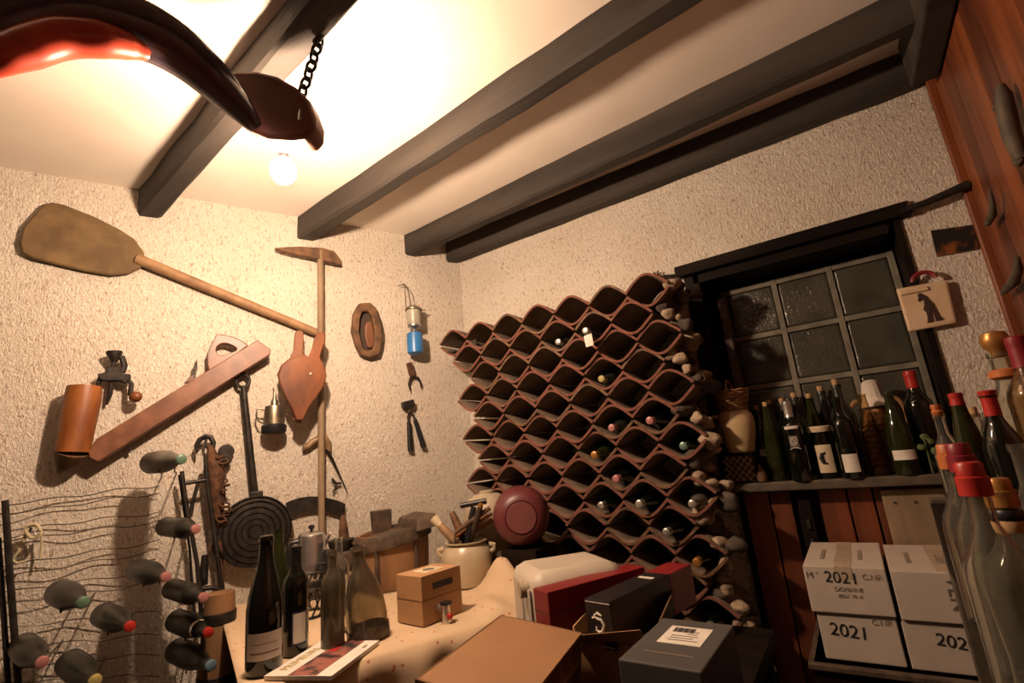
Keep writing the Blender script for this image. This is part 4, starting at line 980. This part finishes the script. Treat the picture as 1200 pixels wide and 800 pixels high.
# open cardboard carton under the black box
F = frame(V((oc0.x, oc0.y, BN)), X, Y, UP); h = .095; cw = min(a, .19); cd_ = .42
F = frame(V((-.635, 1.43, BN)), V((.985, .17, 0)), V((-.17, .985, 0)), UP); cw, cd_ = .185, .38
t = thing('open_carton', 'opened brown cardboard carton with raised flaps under the black bottle box', 'box', V((-.635, 1.43, BN)))
part('bottom', MB().box((0, 0, h-.015), (cw, cd_, .006), F), 'kraft_dark', t, smooth=0)
for sx, sy, dx, dy in ((-1, 0, .005, cd_), (1, 0, .005, cd_), (0, -1, cw, .005), (0, 1, cw, .005)):
    part('side', MB().box((sx*cw/2, sy*cd_/2, h/2), (dx, dy, h), F), 'kraft', t, smooth=0)
part('flap', MB().hexa([F @ V(z) for z in ((cw/2, -cd_/2, h), (cw/2, cd_/2, h), (cw/2+.004, cd_/2, h), (cw/2+.004, -cd_/2, h))], [F @ V(z) for z in ((cw/2+.03, -cd_/2+.01, h+.055), (cw/2+.03, cd_/2-.01, h+.055), (cw/2+.034, cd_/2-.01, h+.055), (cw/2+.034, -cd_/2+.01, h+.055))]), 'kraft_dark', t, smooth=0)
part('flap', MB().hexa([F @ V(z) for z in ((-cw/2, -cd_/2, h), (cw/2, -cd_/2, h), (cw/2, -cd_/2+.004, h), (-cw/2, -cd_/2+.004, h))], [F @ V(z) for z in ((-cw/2+.01, -cd_/2-.045, h+.03), (cw/2-.01, -cd_/2-.03, h+.045), (cw/2-.01, -cd_/2-.026, h+.045), (-cw/2+.01, -cd_/2-.041, h+.03))]), 'kraft', t, smooth=0)
part('flap', MB().hexa([F @ V(z) for z in ((-cw/2, -cd_/2, h), (-cw/2, cd_/2, h), (-cw/2+.004, cd_/2, h), (-cw/2+.004, -cd_/2, h))], [F @ V(z) for z in ((-cw/2-.012, -cd_/2+.02, h+.03), (-cw/2-.012, cd_/2-.02, h+.03), (-cw/2-.008, cd_/2-.02, h+.03), (-cw/2-.008, -cd_/2+.02, h+.03))]), 'kraft_light', t, smooth=0)
zb_ = BN+h-.011
c, X, Y, a, b = fit([(684, 701), (715, 705), (735, 668), (709, 665)], CZ-.365)
bb = V((c.x, c.y, zb_)); F = frame(bb, X, Y, UP); hh = CZ-.365-zb_
t = thing('bottle_box', 'black bottle box with a white swirl emblem and a red far end', 'box', bb)
part('body', MB().box((0, 0, hh/2), (a, b, hh), F), 'black_box', t, smooth=0, bevel=.002)
part('red_end', MB().box((0, b/2+.07, hh/2), (a, .14, hh), F), 'red_box', t, smooth=0, bevel=.002)
part('edge_line', MB().box((0, -b/2-.0006, .006), (a*.95, .001, .002), F).box((0, -b/2-.0006, hh-.006), (a*.95, .001, .0015), F), 'paper', t, smooth=0)
part('top_label', MB().box((0, b*.30, hh+.0006), (a*.6, .016, .001), F), 'paper', t, smooth=0)
sw = [(.009, .019), (-.002, .024), (-.012, .018), (-.004, .012), (.008, .010), (.014, 0), (.010, -.012), (0, -.018), (-.010, -.014), (-.009, -.006)]
part('emblem', MB().tube([F @ V((x*1.05, -b/2-.001, hh*.5+z*1.05)) for x, z in sw], [.002, .004, .003, .004, .004, .004, .004, .0035, .003, .002], 6).tube([F @ V((x, -b/2-.001, hh*.5+z)) for x, z in ((-.020, .012), (-.012, .014), (-.006, .016))], .0025, 6), 'paper', t)
# dark grey box with shipping label
zt = CZ-.40
t, F, a, b = boxthing('label_box', 'dark grey cardboard box with a white barcode label on top', [(724, 772), (822, 787), (840, 730), (763, 722)], zt, zt-BN, 'grey_box', .003)
hh = zt-BN
lb = part('shipping_label', MB().box((a*.02, b*.12, hh+.0006), (a*.56, b*.40, .001), F), 'paper', t, smooth=0)
m = MB()
for i in range(11): m.box((-a*.17+i*.0042, b*.23, hh+.0014), (.0022 if i % 3 else .0034, b*.10, .0006), F)
part('barcode', m, 'ink', lb, smooth=0)
m = MB()
for i, (x0, L) in enumerate(((.10, .10), (.08, .14), (0, .34), (-.02, .30), (.02, .38))): m.box((a*x0+a*.02, b*(.20-.05*i), hh+.0014), (a*L, .0028, .0006), F)
part('print', m, 'ink_grey', lb, smooth=0)
part('tape_line', MB().box((0, -b*.28, hh+.0005), (a*.62, .003, .0008), F), 'ink_brown', t, smooth=0)
part('front_slot', MB().box((a*.05, -b/2-.0006, hh*.45), (a*.28, .0014, hh*.72), F), 'black_plastic', t, smooth=0)
# big carton with bottle cells, tilted
P0 = onZ(587, 720, CZ-.40); P1 = P0+V((.215, .040, -.034)); ex = (P1-P0).normalized()
P3 = onZ(511, 797, CZ-.405); ey = (P3-P0); ey = (ey-ex*ey.dot(ex)).normalized(); ez = ex.cross(ey)*-1
if ez.z < 0: ez = -ez
cw, cd_, chh = .225, .40, .135
F = frame(P0, ex, ey, ez)
t = thing('cell_carton', 'brown cardboard carton with open bottle cells along one side', 'box', P0-UP*.14)
part('top', MB().box((cw/2, cd_/2, -.003), (cw, cd_, .006), F), 'kraft', t, smooth=0)
part('bottom', MB().box((cw/2, cd_/2, -chh), (cw, cd_, .006), F), 'kraft_dark', t, smooth=0)
part('side', MB().box((.003, cd_/2, -chh/2), (.006, cd_, chh), F), 'kraft', t, smooth=0)
for yy in (.003, cd_-.003): part('side', MB().box((cw/2, yy, -chh/2), (cw, .006, chh), F), 'kraft', t, smooth=0)
for i in range(1, 5): part('divider', MB().box((cw/2, cd_*i/5, -chh/2), (cw-.004, .004, chh-.01), F), 'kraft_light', t, smooth=0)
part('divider', MB().box((cw/2, cd_/2, -chh*.5), (cw-.004, cd_-.012, .004), F), 'kraft_light', t, smooth=0)

# ================================================================== WHITE WINE CARTONS
YW = 1.90; DW = .40
zA = onY(948, 663, YW).z; zB = onY(952, 717, YW).z; zC = onY(978, 774, YW).z
t = thing('low_chest', 'dark low chest under the white wine cartons', 'chest', (.06, YW+.2, 0))
part('body', MB().box((.05, YW+.20, (zC-.003)/2), (.60, .44, zC-.003)), 'dark_wood', t, smooth=0, bevel=.006)
part('lid', MB().box((.05, YW+.195, zC-.012), (.62, .46, .018)), 'cask_dark', t, smooth=0, bevel=.004)
def white_carton(x0, x1, z0, z1, label, marks, tape=True, dy=0):
    c = V(((x0+x1)/2, YW+DW/2+dy, z0)); t = thing('wine_carton', label, 'carton', c, None, 'white wine cartons')
    w, h = x1-x0, z1-z0
    part('carton', MB().box((c.x, c.y, (z0+z1)/2), (w, DW, h)), 'white_card', t, smooth=0, bevel=.003)
    if tape:
        part('tape', MB().box((c.x, c.y, z1+.0005), (.045, DW-.004, .001)).box((c.x, YW+dy-.0005, z1-.018), (.045, .001, .036)), 'tape', t, smooth=0)
    part('handle_slot', MB().box((c.x-w*.27, c.y-.02, z1+.0007), (.012, .15, .001)), 'ink_brown', t, smooth=0)
    part('handle_slot', MB().box((c.x+w*.22, c.y-.02, z1+.0007), (.012, .15, .001)), 'ink_brown', t, smooth=0)
    FX = frame(V((c.x, YW+dy-.0012, (z0+z1)/2)), V((1, 0, 0)), UP, V((0, -1, 0)))
    for s, size, dx, dz, rot, m_ in marks:
        text('lettering', s, size, m_, t, FX @ Matrix.Translation((dx*w, dz*h, 0)) @ Matrix.Rotation(rot, 4, 'Z'))
    return t
xa = onY(946, 690, YW).x; xb = onY(1044, 695, YW).x; xc = xb+.010
white_carton(xa, xb, zB+.0015, zA, 'white wine carton marked 2021 with brown tape, stacked on top beside the boarding', [('2021', .045, -.04, .26, -.05, 'ink'), ("M '", .026, -.40, .30, 0, 'ink_grey'), ('C.NR', .022, .33, .30, 0, 'ink_brown'), ('DOMAINE', .016, .02, .02, 0, 'ink_brown'), ('2021  75 cl', .014, .02, -.12, 0, 'ink_brown')])
white_carton(xc, xc+.235, zB-.004, zA-.006, 'white wine carton with big sideways lettering down its printed tape, on top', [('VEN', .048, .08, .08, -PI/2, 'ink_grey'), ("'", .05, .24, .3, 0, 'ink_grey')], tape=False)
xd = onY(962, 745, YW).x; xe = onY(1056, 750, YW).x
white_carton(xd, xe, zC, zB, 'white wine carton marked 2021 in marker, lower beside the boarding', [('2021', .050, -.12, .12, -.08, 'ink'), ('C.NR', .022, .32, .36, 0, 'ink_brown')], tape=False, dy=.01)
white_carton(xe+.010, xe+.23, zC-.002, zB-.006, 'white wine carton marked 2021, lower behind the grey upright plank', [('2021', .045, .02, .12, -.12, 'ink')], tape=False, dy=.01)
ct = [o_ for o_ in bpy.data.objects if o_.get('label', '').startswith('white wine carton with big sideways')][0]
FT = frame(V((xc+.235*.58, YW+.17, zA-.005)), V((0, -1, 0)), V((1, 0, 0)), UP)
part('printed_tape', MB().box((xc+.235*.58, YW+.20, zA-.0054), (.052, DW-.01, .001)), 'tape', ct, smooth=0)
text('lettering', 'CASIER', .040, 'ink_grey', ct, FT)
# board behind the cartons
t = thing('wood_panel_offcut', 'pale grey-brown board with two nail holes leaning behind the white cartons', 'board', (.17, 2.33, zA))
q0 = onY(1033, 574, 2.335); q1 = onY(1086, 572, 2.335)
part('board', MB().box(((q0.x+q1.x)/2+.02, 2.335, (q0.z+zA)/2-.06), (q1.x-q0.x+.05, .014, q0.z-zA+.12)), 'grey_wood', t, smooth=0, bevel=.003)
for dx in (.03, .09): part('nail_hole', MB().tube([(q0.x+dx, 2.3285, q0.z-.045), (q0.x+dx, 2.325, q0.z-.045)], .005, 8), 'leather', t)

# ================================================================== ON THE WINDOW SILL
def sx_(px, py, y): return onY(px, py, y).x
SZ = SILL+.0005
YF = 2.345; YR = 2.48; YM = 2.438; YK = 2.522
def sb(px, y, kind, glass, label, **k):
    x = sx_(px, 552, y)
    return bottle(kind, glass, (x, y, SZ), None, label, k.pop('group', None), face=(x*.6, 0, 0), **k)
# lattice box + cream jug + wicker basket
p = V((sx_(871, 560, YF), YF, SZ)); w = .115; hb = .122
t = thing('lattice_box', 'small black lattice box at the end of the sill under the cream jug', 'box', p)
part('core', MB().box((p.x, p.y, p.z+hb/2), (w-.012, .10, hb-.004)), 'leather', t, smooth=0)
m = MB()
for i in range(-4, 5):
    for s in (1, -1):
        a = V((p.x+i*.026-s*.05, p.y-.052, p.z+.004)); b = a+V((s*.10, 0, hb-.008))
        lo, hi = p.x-w/2, p.x+w/2
        def clip(u, v):
            d = v-u
            t0, t1 = 0, 1
            for side, sg in ((lo, 1), (hi, -1)):
                fu = sg*(u.x-side); fv = sg*(v.x-side)
                if fu < 0 and fv < 0: return None
                if fu < 0: t0 = max(t0, fu/(fu-fv))
                elif fv < 0: t1 = min(t1, fu/(fu-fv))
            return (u+d*t0, u+d*t1) if t1 > t0 else None
        r_ = clip(a, b)
        if r_: m.tube(r_, .0028, 5)
part('lattice', m, 'grey_wood', t)
part('rim', MB().box((p.x, p.y, p.z+hb-.006), (w, .112, .010)).box((p.x, p.y, p.z+.005), (w, .112, .010)), 'dark_wood', t, smooth=0)
p = V((sx_(868, 530, YF)+.004, YF, SZ+hb+.0005)); H = .18
t = thing('cream_jug', 'round cream glazed jug with a small ear on the lattice box', 'jug', p)
part('body', MB().lathe([(0, 0), (.048, 0), (.054, .006), (.070, H*.4), (.077, H*.68), (.070, H*.90), (.060, H*.97), (.064, H), (.056, H), (.052, H*.94), (.06, H*.8), (.06, H*.4), (0, .012)], 32, Matrix.Translation(p)), 'cream_pot', t)
part('ear', MB().tube([p+V((-.062, -.02, H*.90)), p+V((-.094, -.03, H*.88)), p+V((-.094, -.03, H*.70)), p+V((-.072, -.025, H*.60))], [.011, .010, .009, .010], 10), 'cream_pot', t)
p = p+UP*(H+.001)
t = thing('wicker_basket', 'small wicker basket sitting on top of the cream jug', 'basket', p)
for i in range(8):
    r = .058+.0022*i
    part('weave', MB().tube([p+V((r*math.cos(a), r*math.sin(a), .008+i*.0105+.0022*math.sin(a*10+i*PI))) for a in [2*PI*j/40 for j in range(40)]], .0058, 6, closed=True), 'wicker', t)
part('base', MB().lathe([(0, .001), (.056, .001), (.056, .008), (0, .008)], 24, Matrix.Translation(p)), 'wicker', t)
part('handle', MB().tube([p+V((.0, .07*math.cos(a), .085+.045*math.sin(a))) for a in [PI*i/12 for i in range(13)]], .005, 6), 'wicker', t)
# bottles, front row
sb(901, YM, 'bordeaux', 'wine_glass', 'dark sill bottle with a small square white label beside the jug', lab=[(.10, .128, .45, 'paper')], cork=True, scale=1.0)
sb(913, YF+.005, 'flute', 'green_glass', 'olive green slim sill bottle next to the emblem bottle', cork=True, scale=.95)
e = sb(939, YF-.045, 'bordeaux', 'wine_glass', 'black sill bottle with a white printed emblem and neck label', cap='silver_cap', capz=.80, lab=[(.188, .205, .7, 'paper', .0362), (.125, .168, .42, 'ink_grey')], scale=1.03)
Me = WM[e]
for nm, pts, r in (('emblem', [(math.cos(a)*.011, math.sin(a)*.014) for a in [2*PI*i/12 for i in range(12)]], .0016),):
    part(nm, MB().tube([Me @ V((.0386, x, .148+z)) for x, z in pts], r, 5, closed=True).tube([Me @ V((.0388, x, .148+z)) for x, z in ((-.006, .006), (.005, .002), (-.004, -.004), (.006, -.008))], .0018, 5).tube([Me @ V((.0384, x, .125-abs(x)*.4)) for x in (-.018, -.006, .006, .018)], .0014, 5), 'paper', e)
# label jar
x = sx_(971, 552, YF); p = V((x, YF+.012, SZ))
t = thing('preserve_jar', 'dark preserve jar with a cream lid and a label showing a black crescent', 'jar', p, rz(math.atan2(-p.y, x*.6-x)))
part('glass', MB().lathe([(0, 0), (.042, 0), (.046, .005), (.046, .135), (.040, .16), (.038, .178), (0, .178)], 28), 'wine_glass', t, world=False)
part('lid', MB().lathe([(.0, .178), (.043, .178), (.044, .182), (.044, .197), (.040, .201), (0, .201)], 28), 'cream_paper', t, world=False)
lbp = partm('label_paper', label_mesh(.0468, .022, .128, .62, 'cream_paper'), t)
part('crescent', MB().tube([(.0474*math.cos(a_), .0474*math.sin(a_), z) for a_, z in ((.10, .098), (-.18, .094), (-.26, .078), (-.15, .060), (.12, .056))], [.003, .007, .009, .007, .003], 6, flat=1), 'ink', lbp, world=False)
sb(1000, YF-.045, 'bordeaux', 'wine_glass', 'dark sill bottle with a plain white label right of the preserve jar', lab=[(.022, .088, .72, 'paper')], cap='wine_glass', scale=1.0)
sb(1032, YF+.005, 'flute', 'amber_glass', 'clear brownish glass carafe-like bottle on the sill before the wicker demijohn', scale=.95)
sb(1065, YF-.035, 'burgundy', 'green_glass', 'green sill bottle with a white band label', lab=[(.055, .090, .95, 'paper')], scale=.98)
sb(1098, YF+.02, 'bordeaux', 'wine_glass', 'tall dark sill bottle with a red capsule by the window jamb', cap='red_cap', capz=.83, scale=1.22)
# back row with corks
for px, y, kd, sc in ((934, YM+.004, 'bordeaux', 1.05), (968, YM+.002, 'flute', 1.0), (1004, YM, 'bordeaux', 1.2), (890, YK, 'bordeaux', 1.04), (918, YK, 'flute', 1.0), (950, YK, 'bordeaux', 1.12), (984, YK, 'bordeaux', 1.16)):
    sb(px, y, kd, 'wine_dusty' if kd == 'bordeaux' else 'green_glass', '%s in the back row on the sill' % ('corked dusty dark bottle' if kd == 'bordeaux' else 'slim green corked bottle'), group='corked bottles in the back row on the sill', cork=True, scale=sc)
# wicker demijohn with cloth cap
x = sx_(1045, 548, YR); p = V((x, YR-.015, SZ))
t = thing('wicker_demijohn', 'wicker-covered demijohn with a white cloth tied over its mouth', 'demijohn', p)
part('glass', MB().lathe([(0, .003), (.058, .003), (.072, .06), (.074, .13), (.058, .215), (.030, .26), (.025, .32), (0, .32)], 24, Matrix.Translation(p)), 'wicker', t)
for i in range(12):
    z = .006+i*.0202; r = .062+.016*math.sin(min(i/11, 1)*PI*.75)-(.035*max(0, (i-8)/3)**1.5)
    part('weave', MB().tube([p+V(((r+.002*math.sin(a*9+i*PI))*math.cos(a), (r+.002*math.sin(a*9+i*PI))*math.sin(a), z)) for a in [2*PI*j/36 for j in range(36)]], .0065, 6, closed=True), 'wicker', t)
for s in (-1, 1): part('handle', MB().tube([p+V((s*(.055+.035*math.sin(a)), -.02, .215+.07*-math.cos(a))) for a in [PI*i/10 for i in range(11)]], .008, 8), 'wicker', t)
part('cloth_cap', MB().lathe([(.060, .255), (.050, .275), (.040, .29), (.034, .325), (.030, .352), (.018, .362), (0, .364)], 14, Matrix.Translation(p)), 'white_cloth', t, smooth=20)
# dried leaves bunch and orange stoppered bottle
x = sx_(1086, 545, YF-.03)
t = thing('dried_sprig', 'small sprig of dull green leaves tucked before the red capsule bottle', 'plant', (x+.01, YF-.06, SZ))
m = MB(); rr = random.Random(8)
for i in range(9):
    a = rr.uniform(0, 6.28); q = V((x+.012+.022*math.cos(a), YF-.045+.012*math.sin(a), SZ+.06+.07*rr.random()))
    m.ball(q, .014, 8, (1, .5, .8))
part('leaves', m, 'leaf', t)
part('stem', MB().tube([(x+.01, YF-.045, SZ), (x+.012, YF-.045, SZ+.12)], .003, 6), 'leaf', t)
# brown gourd
t = thing('gourd', 'little brown gourd-shaped object on the sill before the lattice box', 'ornament', V((sx_(893, 562, 2.29), 2.30, SZ)))
part('body', MB().lathe([(0, 0), (.016, .004), (.022, .02), (.016, .042), (.008, .056), (.004, .07), (0, .072)], 16, Matrix.Translation((sx_(893, 562, 2.29), 2.30, SZ))), 'bark_wood', t)

# ================================================================== WALL B SMALL THINGS
yq = D-.035
pq = [onY(1050, 338, yq), onY(1110, 327, yq), onY(1122, 378, yq), onY(1065, 389, yq)]
c = sum(pq, V((0, 0, 0)))/4
t = thing('wall_plaque', 'cream ceramic plaque with a dark standing animal figure hung at the window corner', 'plaque', c)
part('tile_plate', MB().slab(pq, V((0, .018, 0))), 'plaque', t, smooth=0, bevel=.008)
def onp_(u, v): return pq[0].lerp(pq[1], u).lerp(pq[3].lerp(pq[2], u), v)
fig = [(.30, .16), (.38, .10), (.44, .16), (.52, .22), (.58, .36), (.66, .48), (.68, .62), (.74, .86), (.80, .90), (.80, .95), (.62, .95), (.60, .72), (.55, .60), (.53, .78), (.53, .95), (.38, .95), (.42, .80), (.42, .66), (.36, .58), (.42, .46), (.44, .32), (.38, .28), (.30, .34), (.28, .28), (.33, .22)]
part('figure', MB().slab([onp_(.54+(q[0]-.54)*.72, .58+(q[1]-.58)*.80)-V((0, .006, 0)) for q in fig], V((0, .007, 0))), 'relief', t, smooth=0)
part('top_bar', MB().slab([onp_(*q)-V((0, .008, 0)) for q in ((.04, .08), (.60, .08), (.62, .17), (.05, .18))], V((0, .009, 0))), 'plaque', t, smooth=0, bevel=.003)
cc = onY(1082, 325, yq)
part('hanging_bow', MB().tube([cc+V((.035*math.cos(a), 0, -.01+.03*math.sin(a))) for a in [PI*i/10 for i in range(11)]], .008, 8), 'maroon_cap', t)
pq = [onY(1091, 270, D-.012), onY(1141, 263, D-.012), onY(1147, 291, D-.012), onY(1098, 300, D-.012)]
t = thing('small_picture', 'small dark picture with orange blotches beside the wood panelling', 'picture', sum(pq, V((0, 0, 0)))/4)
for q in pq: q.x = min(q.x, .528)
part('picture', MB().slab(pq, V((0, .011, 0))), 'picture', t, smooth=0)

# things on the panelled wall
def onC(px, py, o=0.0): return onX(px, py, XC-o)
t = thing('wooden_clamp', 'grey weathered wooden clamp hanging high on the panelled wall', 'tool', onC(1183, 140))
part('body', MB().tube([onC(*q, .03) for q in [(1172, 100), (1176, 112), (1180, 135), (1186, 160), (1196, 185), (1194, 192)]], [.010, .018, .021, .020, .016, .010], 10), 'weathered', t)
part('lug', MB().tube([onC(1170, 120, .03), onC(1166, 128, .035)], [.011, .008], 8), 'weathered', t)
part('hook', MB().tube([onC(1196, 186, .03), onC(1191, 194, .04)], [.013, .010], 8), 'weathered', t)
t = thing('horn_hook', 'dark curved horn hung on the panelled wall over the small picture', 'horn', onC(1163, 245))
part('horn', MB().tube([onC(*q, .03) for q in [(1160, 222), (1163, 238), (1163, 252), (1157, 262)]], [.003, .008, .012, .010], 10), 'weathered', t)
t = thing('horn_scoop', 'pale grey horn scoop hung low on the panelled wall', 'horn', onC(1186, 320))
part('horn', MB().tube([onC(*q, .03) for q in [(1192, 300), (1193, 315), (1188, 330), (1178, 340), (1174, 345)]], [.006, .013, .016, .011, .004], 10), 'weathered', t)

# ================================================================== BOTTLES ON THE RIGHT-HAND BENCH
BZ = CZ-.36
t = thing('side_bench', 'dark bench along the panelled wall carrying the liqueur bottles', 'bench', (.29, .62, 0))
part('top', MB().hexa([(.06, .15, BZ-.04), (.54, .15, BZ-.04), (.54, 1.65, BZ-.04), (.180, 1.65, BZ-.04)], [(.06, .15, BZ), (.54, .15, BZ), (.54, 1.65, BZ), (.180, 1.65, BZ)]), 'dark_wood', t, smooth=0, bevel=.004)
for x in (.23, .50):
    for y in (.22, 1.50): part('leg', MB().box((x, y, (BZ-.04)/2), (.06, .06, BZ-.04)), 'dark_wood', t, smooth=0)
t = thing('upright_plank', 'grey upright plank standing between the white cartons and the liqueur bottles', 'plank', (.150, 1.67, 0))
part('plank', MB().box((.150, 1.67, (CZ-.19)/2), (.058, .03, CZ-.19)), 'weathered', t, smooth=0, bevel=.004)
PROF['liqueur'] = [(0, .006), (.022, .004), (.036, 0), (.040, .005), (.040, .16), (.036, .185), (.022, .215), (.0155, .235), (.0145, .285), (.017, .286), (.017, .30), (0, .30)]
PROF['carafe'] = [(0, .008), (.03, .004), (.050, 0), (.056, .006), (.054, .05), (.060, .11), (.062, .15), (.052, .185), (.028, .21), (.019, .235), (.0175, .29), (.021, .292), (.021, .30), (0, .30)]
def rb_(px, py, y, kind, glass, label, top, H=None, base=BZ, stop='cap', **k):
    p = onY(px, py, y); h0 = PROF[kind][-1][1]; sc = (p.z-base)/(h0+top)
    o = bottle(kind, glass, (p.x, y, base+.0008), None, label, None, scale=sc, name='liqueur_bottle', face=(0, 0, 0), **k)
    return o, WM[o], h0
def stopper(o, H, prof, m_, nm='stopper'): return part(nm, MB().lathe([(r, H+z) for r, z in prof], 20), m_, o, world=False)
SCREW = [(.0175, -.028), (.0195, -.027), (.0195, -.002), (.0165, .0), (.0165, .016), (.014, .019), (0, .019)]
o, M, H = rb_(1133, 541, .92, 'liqueur', 'clear_glass', 'clear liqueur bottle with a stepped bright red cap before the upright plank', .02); stopper(o, H, SCREW, 'red_cap', 'screw_cap')
o, M, H = rb_(1121, 519, 1.12, 'liqueur', 'clear_glass', 'clear liqueur bottle with a dull red cap just behind the stepped red cap', .02); stopper(o, H, SCREW, 'maroon_cap', 'screw_cap')
o, M, H = rb_(1108, 520, 1.26, 'liqueur', 'clear_glass', 'clear bottle with an orange-red cap next to the upright plank', .02, lab=[(.07, .13, .8, 'leaf')]); stopper(o, H, SCREW, 'orange_cap', 'screw_cap')
o, M, H = rb_(1168, 560, 1.0, 'carafe', 'clear_glass', 'bulbous clear glass bottle with a copper cap and black neck band', .02); stopper(o, H, SCREW, 'gold_cap', 'screw_cap')
part('neck_band', MB().lathe([(.0185, .252), (.0200, .254), (.0200, .266), (.0185, .268)], 20), 'black_plastic', o, world=False)
part('neck_label', MB().lathe([(.0188, .232), (.0196, .233), (.0196, .250), (.0188, .251)], 20), 'cork', o, world=False)
t = thing('bottle_riser', 'low dark box on the side bench raising the rear bottles', 'box', (.30, 1.46, BZ))
part('box', MB().box((.285, 1.485, BZ+.08), (.33, .31, .16)), 'dark_wood', t, smooth=0)
RZ = BZ+.16
o, M, H = rb_(1156, 459, 1.37, 'liqueur', 'wine_glass', 'dark bottle with a long red capsule among the liqueur bottles', .0, base=RZ, cap='red_cap', capz=.80)
o, M, H = rb_(1162, 388, 1.52, 'carafe', 'clear_glass', 'glass decanter with an amber ball stopper', .045, base=RZ); stopper(o, H, [(.012, -.01), (.014, .004), (.021, .012), (.024, .026), (.019, .040), (0, .046)], 'gold_cap')
part('neck_ring', MB().lathe([(.0185, .245), (.026, .250), (.026, .262), (.0185, .266)], 20), 'orange_cap', o, world=False)
o, M, H = rb_(1190, 396, 1.42, 'bordeaux', 'amber_glass', 'rosy glass bottle with a dusky red cap touching the panelled wall side', .0, base=RZ, cap='maroon_cap', capz=.82)
o, M, H = rb_(1096, 475, 1.57, 'liqueur', 'clear_glass', 'clear bottle with a two-part orange cork stopper', .03, base=RZ); stopper(o, H, [(.012, -.01), (.015, 0), (.017, .008), (.013, .014), (.016, .022), (.014, .032), (0, .033)], 'orange_cap')
o, M, H = rb_(1119, 462, 1.47, 'flute', 'green_glass', 'slim greenish bottle with a small crimson cap', .0, base=RZ, cap='red_cap', capz=.90)
o, M, H = rb_(1139, 478, 1.61, 'liqueur', 'clear_glass', 'clear bottle closed by a plain tall cork', .02, base=RZ); stopper(o, H, [(.010, -.012), (.012, .004), (.012, .022), (0, .023)], 'cork', 'cork')
o, M, H = rb_(1194, 520, 1.22, 'liqueur', 'clear_glass', 'clear bottle without a cap beside the bulbous bottle', .0)
